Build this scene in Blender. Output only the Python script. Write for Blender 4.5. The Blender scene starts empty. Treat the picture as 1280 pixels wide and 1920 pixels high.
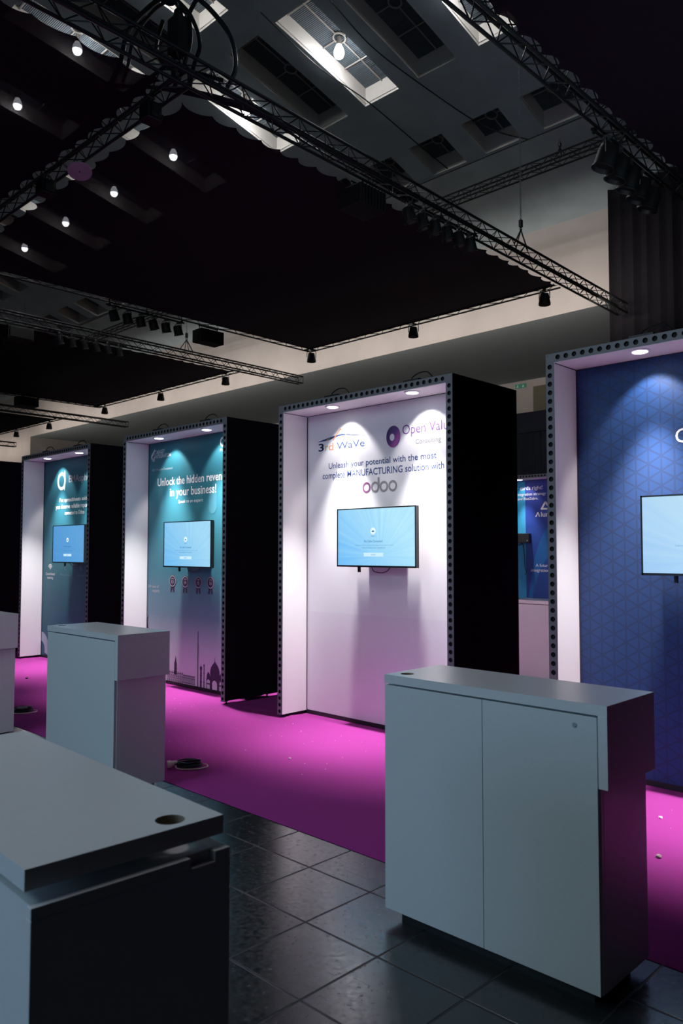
import bpy, bmesh, math, random
from mathutils import Vector, Matrix
random.seed(7)
C = bpy.context.scene.collection
scene = bpy.context.scene
PI = math.pi

# ------------------------------------------------------------------ camera, world, lights, exposure
H_CAM = 1.55
TH, PH, RO = 0.77275, 0.04974, 0.00074
fw = Vector((-math.sin(TH)*math.cos(PH), math.cos(TH)*math.cos(PH), math.sin(PH)))
rt = Vector((math.cos(TH), math.sin(TH), 0)); up = rt.cross(fw)
r2 = rt*math.cos(RO)+up*math.sin(RO); u2 = up*math.cos(RO)-rt*math.sin(RO)
cd = bpy.data.cameras.new('camera'); cam = bpy.data.objects.new('camera', cd); C.objects.link(cam)
M = Matrix((r2, u2, -fw)).transposed().to_4x4(); M.translation = Vector((0, 0, H_CAM)); cam.matrix_world = M
cd.sensor_fit = 'VERTICAL'; cd.sensor_height = 36.0; cd.sensor_width = 24.0
cd.lens = 1466.86*36.0/1920.0
cd.clip_end = 200
cd.dof.use_dof = True; cd.dof.focus_distance = 6.0; cd.dof.aperture_fstop = 6.3
scene.camera = cam

w = bpy.data.worlds.new('world'); scene.world = w; w.use_nodes = True
w.node_tree.nodes['Background'].inputs[0].default_value = (0.55, 0.8, 1.0, 1)
w.node_tree.nodes['Background'].inputs[1].default_value = 0.06

scene.view_settings.view_transform = 'Standard'
scene.view_settings.look = 'None'
scene.view_settings.gamma = 1.0
scene.view_settings.exposure = 0.0
scene.view_settings.use_curve_mapping = False
scene.cycles.max_bounces = 8
scene.cycles.diffuse_bounces = 4
scene.cycles.transparent_max_bounces = 12
scene.cycles.sample_clamp_indirect = 6.0

def area_light(name, loc, target, sx, sy, power, color, spread=180):
    ld = bpy.data.lights.new(name, 'AREA'); ld.shape = 'RECTANGLE'; ld.size = sx; ld.size_y = sy
    ld.energy = power; ld.color = color; ld.spread = math.radians(spread)
    o = bpy.data.objects.new(name, ld); C.objects.link(o); o.location = loc
    d = Vector(target)-Vector(loc); o.rotation_euler = d.to_track_quat('-Z', 'Y').to_euler()
    return o
# unseen cool fill light, added behind and left of the camera for the counter fronts
area_light('front_fill', (-4.6, -3.0, 4.6), (-2.8, 2.0, 0.6), 4.0, 2.0, 92, (0.53, 0.84, 1.0))
area_light('overhead_fill', (-4.0, -0.5, 7.3), (-3.0, 0.8, 0), 2.0, 2.0, 70, (1.0, 0.95, 1.0))  # added neutral fill, brightens the counter tops from above
area_light('near_counter_fill', (-3.8, -3.2, 1.7), (-1.8, 0.6, 0.7), 1.6, 1.0, 30, (0.48, 0.78, 1.25))  # added bluish fill for the near counter's front, stands for no fixture
area_light('vault_fill', (-0.8, 9.0, 8.4), (-6.0, 10.0, 13.5), 5.0, 13.0, 46, (0.62, 0.88, 1.0))  # added upward fill that lifts the dark vault, not a hall fixture
# warm fill on the far fascia, added without a known lamp
area_light('fascia_fill', (-26.5, 17.6, 7.5), (-26.5, 20.5, 8.8), 37.0, 0.3, 270, (1.0, 0.90, 0.83), 95)
area_light('fascia_fill_far', (-54, 18.5, 7.6), (-54, 20.5, 7.9), 16.0, 0.3, 80, (1.0, 0.88, 0.80), 120)  # same kind of added fill for the fascia further left

SPOT_POWER = 24          # wide skirt of each downlight, cut off by its reflector
BEAM_POWER = 420         # its narrow downward beam
def spot_light(loc, dirv, power=SPOT_POWER, half=44, blend=0.36, color=(1.0, 0.98, 0.965)):
    ld = bpy.data.lights.new('downlight_beam', 'SPOT'); ld.energy = power; ld.color = color
    ld.spot_size = math.radians(2*half); ld.spot_blend = blend; ld.shadow_soft_size = 0.035
    o = bpy.data.objects.new('downlight_beam', ld); C.objects.link(o); o.location = loc
    o.rotation_euler = Vector(dirv).to_track_quat('-Z', 'Y').to_euler()
    return o

# ------------------------------------------------------------------ materials
def new_mat(name):
    m = bpy.data.materials.new(name); m.use_nodes = True
    return m, m.node_tree.nodes, m.node_tree.links, m.node_tree.nodes['Principled BSDF']
def mat(name, col, rough=0.6, metal=0.0, spec=0.5, noise=0.0, nscale=20.0, bump=0.0, emit=None, es=1.0):
    m, N, L, b = new_mat(name)
    b.inputs['Base Color'].default_value = (*col, 1); b.inputs['Roughness'].default_value = rough
    b.inputs['Metallic'].default_value = metal; b.inputs['Specular IOR Level'].default_value = spec
    if noise or bump:
        tc = N.new('ShaderNodeTexCoord'); nz = N.new('ShaderNodeTexNoise')
        nz.inputs['Scale'].default_value = nscale; nz.inputs['Detail'].default_value = 4
        L.new(tc.outputs['Object'], nz.inputs['Vector'])
        if noise:
            mx = N.new('ShaderNodeMixRGB'); mx.blend_type = 'MULTIPLY'; mx.inputs[1].default_value = (*col, 1)
            mx.inputs[0].default_value = noise
            cr = N.new('ShaderNodeValToRGB'); cr.color_ramp.elements[0].position = .3; cr.color_ramp.elements[1].position = .7
            cr.color_ramp.elements[0].color = (.35, .35, .35, 1)
            L.new(nz.outputs[0], cr.inputs[0]); L.new(cr.outputs[0], mx.inputs[2]); L.new(mx.outputs[0], b.inputs['Base Color'])
        if bump:
            bp = N.new('ShaderNodeBump'); bp.inputs['Strength'].default_value = bump; bp.inputs['Distance'].default_value = .002
            L.new(nz.outputs[0], bp.inputs['Height']); L.new(bp.outputs[0], b.inputs['Normal'])
    if emit:
        b.inputs['Emission Color'].default_value = (*emit, 1); b.inputs['Emission Strength'].default_value = es
    return m
def math_node(N, L, op, a, bval=None, clamp=False):
    n = N.new('ShaderNodeMath'); n.operation = op; n.use_clamp = clamp
    for i, v in enumerate((a, bval)):
        if v is None: continue
        if hasattr(v, 'links') or hasattr(v, 'is_linked'): L.new(v, n.inputs[i])
        else: n.inputs[i].default_value = v
    return n.outputs[0]

def floor_material():
    m, N, L, b = new_mat('dark_tile')
    tc = N.new('ShaderNodeTexCoord'); sp = N.new('ShaderNodeSeparateXYZ'); L.new(tc.outputs['Object'], sp.inputs[0])
    g = []
    for ax, off in ((0, 2.045), (1, -2.697)):
        v = math_node(N, L, 'ADD', sp.outputs[ax], off+40.2)
        v = math_node(N, L, 'DIVIDE', v, 0.402)
        v = math_node(N, L, 'FRACT', v)
        v = math_node(N, L, 'SUBTRACT', v, 0.5); v = math_node(N, L, 'ABSOLUTE', v)
        g.append(v)
    e = math_node(N, L, 'MAXIMUM', g[0], g[1])
    mr = N.new('ShaderNodeMapRange'); mr.inputs[1].default_value = 0.484; mr.inputs[2].default_value = 0.493
    L.new(e, mr.inputs[0]); gro = mr.outputs[0]
    nz = N.new('ShaderNodeTexNoise'); nz.inputs['Scale'].default_value = 3.0; nz.inputs['Detail'].default_value = 8; nz.inputs['Roughness'].default_value = .65
    L.new(tc.outputs['Object'], nz.inputs['Vector'])
    n2 = N.new('ShaderNodeTexNoise'); n2.inputs['Scale'].default_value = 38; n2.inputs['Detail'].default_value = 6
    L.new(tc.outputs['Object'], n2.inputs['Vector'])
    cr = N.new('ShaderNodeValToRGB'); cr.color_ramp.elements[0].position = .35; cr.color_ramp.elements[1].position = .7
    cr.color_ramp.elements[0].color = (.012, .016, .018, 1); cr.color_ramp.elements[1].color = (.028, .031, .032, 1)
    L.new(nz.outputs[0], cr.inputs[0])
    mx = N.new('ShaderNodeMixRGB'); mx.inputs[2].default_value = (.004, .004, .005, 1)
    L.new(gro, mx.inputs[0]); L.new(cr.outputs[0], mx.inputs[1]); L.new(mx.outputs[0], b.inputs['Base Color'])
    # scratches: stretched noise bands in several directions
    scr = None
    for ang, sc in ((0.5, 1.0), (-0.9, 1.3), (1.9, .8)):
        mp = N.new('ShaderNodeMapping'); mp.inputs['Rotation'].default_value = (0, 0, ang); mp.inputs['Scale'].default_value = (1.2*sc, 42*sc, 1)
        L.new(tc.outputs['Object'], mp.inputs['Vector'])
        ns = N.new('ShaderNodeTexNoise'); ns.inputs['Scale'].default_value = 1.6; ns.inputs['Detail'].default_value = 3
        L.new(mp.outputs[0], ns.inputs['Vector'])
        r = N.new('ShaderNodeMapRange'); r.inputs[1].default_value = .70; r.inputs[2].default_value = .76; L.new(ns.outputs[0], r.inputs[0])
        scr = r.outputs[0] if scr is None else math_node(N, L, 'MAXIMUM', scr, r.outputs[0])
    rr = N.new('ShaderNodeMapRange'); rr.inputs[1].default_value = .3; rr.inputs[2].default_value = .72; rr.inputs[3].default_value = .15; rr.inputs[4].default_value = .30
    L.new(n2.outputs[0], rr.inputs[0])
    ro = math_node(N, L, 'ADD', rr.outputs[0], math_node(N, L, 'MULTIPLY', scr, .14))
    ro = math_node(N, L, 'ADD', ro, math_node(N, L, 'MULTIPLY', gro, .4), True)
    L.new(ro, b.inputs['Roughness'])
    b.inputs['Specular IOR Level'].default_value = 1.0
    bp = N.new('ShaderNodeBump'); bp.inputs['Strength'].default_value = .8; bp.inputs['Distance'].default_value = .004; bp.invert = True
    L.new(gro, bp.inputs['Height'])
    bp2 = N.new('ShaderNodeBump'); bp2.inputs['Strength'].default_value = .05; bp2.inputs['Distance'].default_value = .002
    L.new(n2.outputs[0], bp2.inputs['Height']); L.new(bp.outputs[0], bp2.inputs['Normal']); L.new(bp2.outputs[0], b.inputs['Normal'])
    return m

def triangle_print():
    m, N, L, b = new_mat('blue_triangle_print')
    tc = N.new('ShaderNodeTexCoord'); sp = N.new('ShaderNodeSeparateXYZ'); L.new(tc.outputs['Object'], sp.inputs[0])
    ln = None
    for a in (0, 60, 120):
        ca, sa = math.cos(math.radians(a)), math.sin(math.radians(a))
        d = math_node(N, L, 'ADD', math_node(N, L, 'MULTIPLY', sp.outputs[0], ca), math_node(N, L, 'MULTIPLY', sp.outputs[2], sa))
        d = math_node(N, L, 'FRACT', math_node(N, L, 'DIVIDE', math_node(N, L, 'ADD', d, 8.66+(0 if a == 120 else .03)), .0866))
        d = math_node(N, L, 'ABSOLUTE', math_node(N, L, 'SUBTRACT', d, .5))
        r = N.new('ShaderNodeMapRange'); r.inputs[1].default_value = .415; r.inputs[2].default_value = .435; L.new(d, r.inputs[0])
        ln = r.outputs[0] if ln is None else math_node(N, L, 'MAXIMUM', ln, r.outputs[0])
    nz = N.new('ShaderNodeTexNoise'); nz.inputs['Scale'].default_value = 2.2; nz.inputs['Detail'].default_value = 2; L.new(tc.outputs['Object'], nz.inputs['Vector'])
    base = N.new('ShaderNodeMixRGB'); base.inputs[1].default_value = (.005, .042, .160, 1); base.inputs[2].default_value = (.008, .055, .20, 1); L.new(nz.outputs[0], base.inputs[0])
    mx = N.new('ShaderNodeMixRGB'); mx.inputs[2].default_value = (.007, .027, .095, 1)
    L.new(math_node(N, L, 'MULTIPLY', ln, .65), mx.inputs[0]); L.new(base.outputs[0], mx.inputs[1]); L.new(mx.outputs[0], b.inputs['Base Color'])
    b.inputs['Roughness'].default_value = .55
    b.inputs['Specular IOR Level'].default_value = .35
    b.inputs['Sheen Weight'].default_value = .55; b.inputs['Sheen Roughness'].default_value = .45; b.inputs['Sheen Tint'].default_value = (1, .88, .92, 1)
    return m

def ramp_print(name, stops, axis=2, rough=.5):
    m, N, L, b = new_mat(name)
    tc = N.new('ShaderNodeTexCoord'); sp = N.new('ShaderNodeSeparateXYZ'); L.new(tc.outputs['Object'], sp.inputs[0])
    mr = N.new('ShaderNodeMapRange'); mr.inputs[1].default_value = 0; mr.inputs[2].default_value = 3.0; L.new(sp.outputs[axis], mr.inputs[0])
    cr = N.new('ShaderNodeValToRGB'); els = cr.color_ramp.elements
    while len(els) < len(stops): els.new(.5)
    for e, (p, c) in zip(els, stops): e.position = p/3.0; e.color = (*c, 1)
    L.new(mr.outputs[0], cr.inputs[0]); L.new(cr.outputs[0], b.inputs['Base Color'])
    b.inputs['Roughness'].default_value = rough; b.inputs['Specular IOR Level'].default_value = .4
    return m

def screen_mat(name, c_lo, c_hi, st=1.0):
    m, N, L, b = new_mat(name)
    tc = N.new('ShaderNodeTexCoord'); sp = N.new('ShaderNodeSeparateXYZ'); L.new(tc.outputs['Object'], sp.inputs[0])
    # soft gradient and rays fanning out from a point low in the picture
    dx = math_node(N, L, 'SUBTRACT', sp.outputs[0], .06); dz = math_node(N, L, 'ADD', sp.outputs[2], .16)
    ang = math_node(N, L, 'ARCTAN2', dz, dx)
    nz = N.new('ShaderNodeTexNoise'); nz.noise_dimensions = '1D'; nz.inputs['Scale'].default_value = 9; nz.inputs['Detail'].default_value = 4
    L.new(ang, nz.inputs['W'])
    gx = N.new('ShaderNodeMapRange'); gx.inputs[1].default_value = -.62; gx.inputs[2].default_value = .35
    L.new(math_node(N, L, 'ADD', sp.outputs[0], math_node(N, L, 'MULTIPLY', sp.outputs[2], .9)), gx.inputs[0])
    f = math_node(N, L, 'ADD', math_node(N, L, 'MULTIPLY', gx.outputs[0], .85), math_node(N, L, 'MULTIPLY', math_node(N, L, 'SUBTRACT', nz.outputs[0], .5), .5), True)
    mx = N.new('ShaderNodeMixRGB'); mx.inputs[1].default_value = (*c_lo, 1); mx.inputs[2].default_value = (*c_hi, 1)
    L.new(f, mx.inputs[0])
    b.inputs['Base Color'].default_value = (.01, .01, .012, 1); b.inputs['Roughness'].default_value = .25
    L.new(mx.outputs[0], b.inputs['Emission Color']); b.inputs['Emission Strength'].default_value = st
    return m

def cloth_material():
    m, N, L, b = new_mat('black_gauze')
    b.inputs['Base Color'].default_value = (.020, .013, .021, 1); b.inputs['Roughness'].default_value = 1; b.inputs['Specular IOR Level'].default_value = .02
    out = N['Material Output']
    tr = N.new('ShaderNodeBsdfTransparent'); tr.inputs[0].default_value = (.95, .95, 1, 1)
    tl = N.new('ShaderNodeBsdfTranslucent'); tl.inputs[0].default_value = (.10, .075, .09, 1)
    m1 = N.new('ShaderNodeMixShader'); m1.inputs[0].default_value = .02; L.new(b.outputs[0], m1.inputs[1]); L.new(tl.outputs[0], m1.inputs[2])
    m2 = N.new('ShaderNodeMixShader'); m2.inputs[0].default_value = .008; L.new(m1.outputs[0], m2.inputs[1]); L.new(tr.outputs[0], m2.inputs[2])
    L.new(m2.outputs[0], out.inputs[0])
    return m

M_FLOOR = floor_material()
M_CARPET = mat('magenta_carpet', (.33, .038, .25), .95, spec=.1, noise=.18, nscale=260, bump=.6)
M_WHITE = mat('white_fabric', (.90, .89, .90), .75, spec=.2)
M_PRINTW = mat('white_print', (.80, .77, .82), .55, spec=.35)
M_PRINTW2 = mat('white_print_lower', (.77, .72, .79), .55, spec=.35)
M_LAM = mat('white_laminate', (.66, .68, .70), .30, spec=.75, noise=.05, nscale=60)
M_LAMD = mat('white_laminate_front', (.60, .645, .655), .55, spec=.35, noise=.05, nscale=60)
M_CHIP = mat('chipboard', (.30, .24, .17), .85, noise=.5, nscale=120)
M_BLACKP = mat('black_plastic', (.012, .012, .014), .5)
M_FRAME = mat('grey_aluminium_frame', (.19, .20, .21), .55, metal=.0, spec=.5)
M_HOLE = mat('hole_dark', (.006, .006, .008), .8)
M_BLACKF = mat('black_fabric', (.010, .008, .013), .95, spec=.1)
M_TRUSS = mat('black_truss', (.018, .019, .021), .38, metal=.25, spec=.5)
M_FIX = mat('black_fixture', (.012, .012, .013), .45, noise=.3, nscale=30)
M_GLINT = mat('bright_steel', (.55, .56, .58), .3, metal=1.0)
M_CLOTH = cloth_material()
M_CEIL = mat('grey_plaster_vault', (.52, .63, .66), .9, spec=.15, noise=.25, nscale=1.3)
M_RECESS = mat('skylight_reveal', (.66, .62, .57), .85, spec=.2)
M_BAR = mat('skylight_bars', (.45, .42, .38), .6)
M_WALL = mat('beige_wall', (.62, .57, .53), .9, spec=.15, noise=.18, nscale=.9)
M_SOFF = mat('grey_soffit', (.38, .44, .44), .9, spec=.15)
M_OLIVE = mat('olive_panel', (.20, .19, .13), .8)
M_DRAPE = mat('black_drape', (.020, .018, .022), .95, spec=.1)
M_GDRAPE = mat('dark_grey_drape', (.055, .065, .075), .9, spec=.1)
M_LAMP = mat('lamp_glow', (1, 1, 1), .5, emit=(.93, .96, 1.0), es=20)
M_LAMPTIP = mat('lamp_glow_tip', (1, 1, 1), .5, emit=(.95, .97, 1.0), es=170)
M_DISC = mat('pink_grey_disc', (.50, .45, .50), .6)
M_SEAM = mat('dark_seam', (.05, .04, .05), .8)
M_DOWN = mat('downlight_glow', (1, 1, 1), .5, emit=(1, .97, .98), es=7)
M_TRIM = mat('white_lamp_trim', (.85, .85, .85), .4)
M_WOOL = mat('cream_rubber', (.78, .66, .60), .5)
M_CORD = mat('black_cord', (.012, .012, .015), .35)
M_PAPER = mat('white_paper', (.85, .82, .84), .8)
M_DIRT = mat('dark_scrap', (.03, .02, .03), .8)
M_TVB = mat('tv_bezel', (.010, .011, .014), .28)
def ink(name, c, r=.55): return mat('ink_'+name, c, r, spec=.08)
I_WHITE = ink('white', (.86, .85, .88)); I_NAVY = ink('navy', (.045, .075, .22)); I_BLUE = ink('blue', (.09, .14, .34))
I_BLK = ink('dark_navy', (.02, .03, .09)); I_ORANGE = ink('orange', (.72, .30, .14)); I_OLIVE = ink('olive', (.42, .36, .16))
I_PURP = ink('purple', (.20, .09, .30)); I_PLUM = ink('plum', (.24, .085, .21)); I_GREY = ink('grey', (.30, .27, .30))
I_GREYL = ink('light_grey', (.50, .47, .52)); I_MAUVE = ink('mauve', (.075, .045, .09)); I_MAUVEL = ink('mauve_light', (.28, .20, .30))
I_PALE = ink('pale_teal', (.42, .56, .60)); I_CAPS = ink('capsule_teal', (.07, .23, .30)); I_MINT = ink('mint', (.72, .84, .80))
I_SKY = ink('sky', (.05, .32, .55)); I_DIM = ink('dim_teal', (.17, .30, .36)); I_SWOOSH = ink('blue_swoosh', (.03, .14, .40))
I_TVTXT = mat('screen_text', (.02, .10, .20), .4, emit=(.01, .13, .30), es=1)
I_TVBTN = mat('screen_button', (.2, .2, .2), .4, emit=(.52, .78, .92), es=1)
I_TVLIGHT = mat('screen_white', (.2, .2, .2), .4, emit=(.72, .88, .98), es=1)

# ------------------------------------------------------------------ mesh helpers
class MB:
    def __init__(s): s.v = []; s.f = []; s.m = []
    def add(s, vs, fs, mi=0):
        o = len(s.v); s.v += [tuple(v) for v in vs]; s.f += [tuple(i+o for i in f) for f in fs]; s.m += [mi]*len(fs); return s
    def box(s, x0, x1, y0, y1, z0, z1, mi=0):
        vs = [(x, y, z) for z in (z0, z1) for y in (y0, y1) for x in (x0, x1)]
        return s.add(vs, [(0, 2, 3, 1), (4, 5, 7, 6), (0, 1, 5, 4), (2, 6, 7, 3), (0, 4, 6, 2), (1, 3, 7, 5)], mi)
    def tube(s, pts, r, n=8, closed=False, cap=True, mi=0):
        P = [Vector(p) for p in pts]; k = len(P); rings = []
        ref = None
        for i in range(k):
            if closed: d = P[(i+1) % k]-P[i-1]
            else: d = P[min(i+1, k-1)]-P[max(i-1, 0)]
            d.normalize()
            if ref is None:
                ref = d.cross(Vector((0, 0, 1)))
                if ref.length < .1: ref = d.cross(Vector((1, 0, 0)))
            else: ref = ref-d*ref.dot(d)
            if ref.length < 1e-6: ref = d.orthogonal()
            ref.normalize(); bn = d.cross(ref)
            rr = r[i] if isinstance(r, (list, tuple)) else r
            rings.append([P[i]+ref*math.cos(2*PI*j/n)*rr+bn*math.sin(2*PI*j/n)*rr for j in range(n)])
        vs = [v for g in rings for v in g]; fs = []
        for i in range(k if closed else k-1):
            a, b = i*n, ((i+1) % k)*n
            for j in range(n): fs.append((a+j, a+(j+1) % n, b+(j+1) % n, b+j))
        if cap and not closed:
            fs.append(tuple(range(n-1, -1, -1))); fs.append(tuple((k-1)*n+j for j in range(n)))
        return s.add(vs, fs, mi)
    def lathe(s, prof, n=24, axis='z', c=(0, 0, 0), mi=0, R=None):
        vs = []
        for (r, h) in prof:
            for j in range(n):
                a = 2*PI*j/n; p = Vector((r*math.cos(a), r*math.sin(a), h))
                if R: p = R @ p
                vs.append(p+Vector(c))
        fs = []
        for i in range(len(prof)-1):
            for j in range(n): fs.append((i*n+j, i*n+(j+1) % n, (i+1)*n+(j+1) % n, (i+1)*n+j))
        fs.append(tuple(range(n-1, -1, -1))); fs.append(tuple((len(prof)-1)*n+j for j in range(n)))
        return s.add(vs, fs, mi)
    def poly(s, pts, y=0.0, mi=0):             # polygon in the x-z plane facing -y
        return s.add([(x, y, z) for x, z in pts], [tuple(range(len(pts)))], mi)
    def disc(s, cx, cz, rx, rz=None, y=0.0, n=32, mi=0):
        rz = rz or rx
        return s.poly([(cx+rx*math.cos(2*PI*i/n), cz+rz*math.sin(2*PI*i/n)) for i in range(n)], y, mi)
    def ring(s, cx, cz, r0, r1, y=0.0, n=36, a0=0, a1=2*PI, mi=0, hx=0, hz=0, asp=1.0):
        vs = []; fs = []
        for i in range(n+1):
            a = a0+(a1-a0)*i/n; c, q = math.cos(a), math.sin(a)*asp
            vs += [(cx+hx+r0*c, y, cz+hz+r0*q), (cx+r1*c, y, cz+r1*q)]
        for i in range(n): fs.append((2*i, 2*i+1, 2*i+3, 2*i+2))
        return s.add(vs, fs, mi)
    def build(s, name, m, parent=None, loc=None, bevel=0, smooth=False, world=True):
        me = bpy.data.meshes.new(name)
        off = Vector((0, 0, 0))
        if parent is not None and world: off = parent_loc(parent)
        elif parent is None and loc is not None: off = Vector(loc)
        me.from_pydata([tuple(Vector(v)-off) for v in s.v], [], s.f)
        ms = m if isinstance(m, (list, tuple)) else [m]
        for q in ms: me.materials.append(q)
        if len(ms) > 1:
            for p, i in zip(me.polygons, s.m): p.material_index = i
        me.validate(); me.update()
        if smooth:
            for p in me.polygons: p.use_smooth = True
            me.set_sharp_from_angle(angle=math.radians(38))
        o = bpy.data.objects.new(name, me); C.objects.link(o)
        if parent is not None: o.parent = parent
        elif loc is not None: o.location = loc
        if bevel:
            b = o.modifiers.new('bevel', 'BEVEL'); b.width = bevel; b.segments = 2; b.limit_method = 'ANGLE'
        return o
def parent_loc(o):
    v = Vector((0, 0, 0))
    while o is not None: v += Vector(o.location); o = o.parent
    return v
def tag(o, label, cat, group=None, kind=None):
    o['label'] = label; o['category'] = cat
    if group: o['group'] = group
    if kind: o['kind'] = kind
    return o
def thing(name, label, cat, loc=(0, 0, 0), group=None, rz=0):
    o = bpy.data.objects.new(name, None); C.objects.link(o); o.location = loc; o.rotation_euler = (0, 0, rz)
    o.empty_display_size = .1
    return tag(o, label, cat, group)
def struct(o): o['kind'] = 'structure'; return o
def copy_tree(o, parent=None):
    c = o.copy(); C.objects.link(c)
    if parent is not None: c.parent = parent
    for ch in list(o.children): copy_tree(ch, c)
    return c
def smooth_path(pts, n=8, closed=False):
    P = [Vector(p) for p in pts]; out = []; k = len(P)
    for i in range(k if closed else k-1):
        if closed: a, b, c, d = P[i-1], P[i], P[(i+1) % k], P[(i+2) % k]
        else: a, b, c, d = P[max(i-1, 0)], P[i], P[i+1], P[min(i+2, k-1)]
        for j in range(n):
            t = j/n
            out.append(.5*((2*b)+(c-a)*t+(2*a-5*b+4*c-d)*t*t+(3*b-a-3*c+d)*t**3))
    if not closed: out.append(P[-1])
    return out

# ---- lettering: text turned into a flat mesh in the x-z plane
def text_geo(s, bold=0.0):
    cu = bpy.data.curves.new('lettering', 'FONT'); cu.body = s; cu.size = 1; cu.resolution_u = 3; cu.offset = bold
    o = bpy.data.objects.new('lettering', cu); C.objects.link(o)
    dg = bpy.context.evaluated_depsgraph_get()
    me = bpy.data.meshes.new_from_object(o.evaluated_get(dg))
    vs = [tuple(v.co) for v in me.vertices]; fs = [tuple(p.vertices) for p in me.polygons]
    bpy.data.objects.remove(o); bpy.data.curves.remove(cu); bpy.data.meshes.remove(me)
    return vs, fs
def lettering(s, x0, x1, z, cap, m, parent, y, bold=0.0, shear=0.0, name='lettering', words=True):
    vs, fs = text_geo(s, bold)
    first, _ = text_geo(s[0], bold)
    hmax = max(v[1] for v in first); xa = min(v[0] for v in vs); xb = max(v[0] for v in vs)
    sx = (x1-x0)/(xb-xa); sz = cap/hmax
    # one mesh per word
    par = list(range(len(vs)))
    def find(a):
        while par[a] != a: par[a] = par[par[a]]; a = par[a]
        return a
    for f in fs:
        for q in f[1:]: par[find(q)] = find(f[0])
    ext = {}
    for q, v in enumerate(vs):
        e = ext.setdefault(find(q), [9e9, -9e9]); e[0] = min(e[0], v[0]); e[1] = max(e[1], v[0])
    groups = []; right = -9e9
    for r, (a, b) in sorted(ext.items(), key=lambda t: t[1][0]):
        if not groups or (words and a-right > .17): groups.append(set())
        groups[-1].add(r); right = max(right, b)
    o = None
    for g in groups:
        ff = [f for f in fs if find(f[0]) in g]; use = sorted({q for f in ff for q in f}); ix = {q: n for n, q in enumerate(use)}
        mb = MB(); mb.add([(x0+(vs[q][0]-xa)*sx+shear*vs[q][1]*sz, y, z+vs[q][1]*sz) for q in use], [tuple(ix[q] for q in f) for f in ff])
        o = mb.build(name, m, parent, world=False)
    return o

# ------------------------------------------------------------------ setting
mb = MB(); mb.add([(-62, -18, 0), (8, -18, 0), (8, 29, 0), (-62, 29, 0)], [(0, 1, 2, 3)])
struct(mb.build('floor', M_FLOOR))

def vz(y):
    u = 20.5-y; return 11.13+.37*u-.0095*u*u
PITCH = 1.742
KS = list(range(-14, -8))+list(range(-3, 3))
sky_rows = [(7.35, 10.55), (11.42, 14.5), (16.22, 17.37)]
sky = []
for k in KS:
    xc = -12.72+PITCH*k
    for r, (y0, y1) in enumerate(sky_rows):
        if k < -8 and r == 0 or (k == -3 and r != 0) or (k == -3 and r == 2): continue
        sky.append((xc-.56, xc+.56, y0, y1, r, k))
for k, r in ((-4, 1), (-6, 1), (-8, 1), (-5, 0)):          # coffers above the cloths, with a lamp in each
    xc = -12.72+PITCH*k; sky.append((xc-.56, xc+.56, *sky_rows[r], r, k))
xs = sorted({-62.0, 8.0} | {round(q, 4) for a in sky for q in a[:2]})
ys = sorted({-18.0, 20.5} | {float(i) for i in range(-17, 21)} | {q for r in sky_rows for q in r})
holes = {(round(a[0], 4), a[2], a[3]) for a in sky}
mb = MB(); idx = {}
vs = []; fs = []
for i, x in enumerate(xs):
    for j, y in enumerate(ys):
        idx[i, j] = len(vs); vs.append((x, y, vz(y)))
for i in range(len(xs)-1):
    for j in range(len(ys)-1):
        ym = (ys[j]+ys[j+1])/2
        if any(abs(xs[i]-h[0]) < 1e-3 and h[1] < ym < h[2] for h in holes): continue
        fs.append((idx[i, j], idx[i, j+1], idx[i+1, j+1], idx[i+1, j]))
mb.add(vs, fs); struct(mb.build('ceiling', M_CEIL, smooth=True))
def corrugated():
    m, N, L, b = new_mat('corrugated_glazing')
    tc = N.new('ShaderNodeTexCoord'); wv = N.new('ShaderNodeTexWave'); wv.bands_direction = 'Y'; wv.inputs['Scale'].default_value = 7.5
    L.new(tc.outputs['Object'], wv.inputs['Vector'])
    mx = N.new('ShaderNodeMixRGB'); mx.inputs[1].default_value = (.035, .05, .065, 1); mx.inputs[2].default_value = (.15, .19, .22, 1)
    L.new(wv.outputs[0], mx.inputs[0]); L.new(mx.outputs[0], b.inputs['Base Color'])
    bp = N.new('ShaderNodeBump'); bp.inputs['Strength'].default_value = .6; bp.inputs['Distance'].default_value = .02
    L.new(wv.outputs[0], bp.inputs['Height']); L.new(bp.outputs[0], b.inputs['Normal']); b.inputs['Roughness'].default_value = .5
    return m
M_CORR = corrugated()
DEEP = .48
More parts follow.
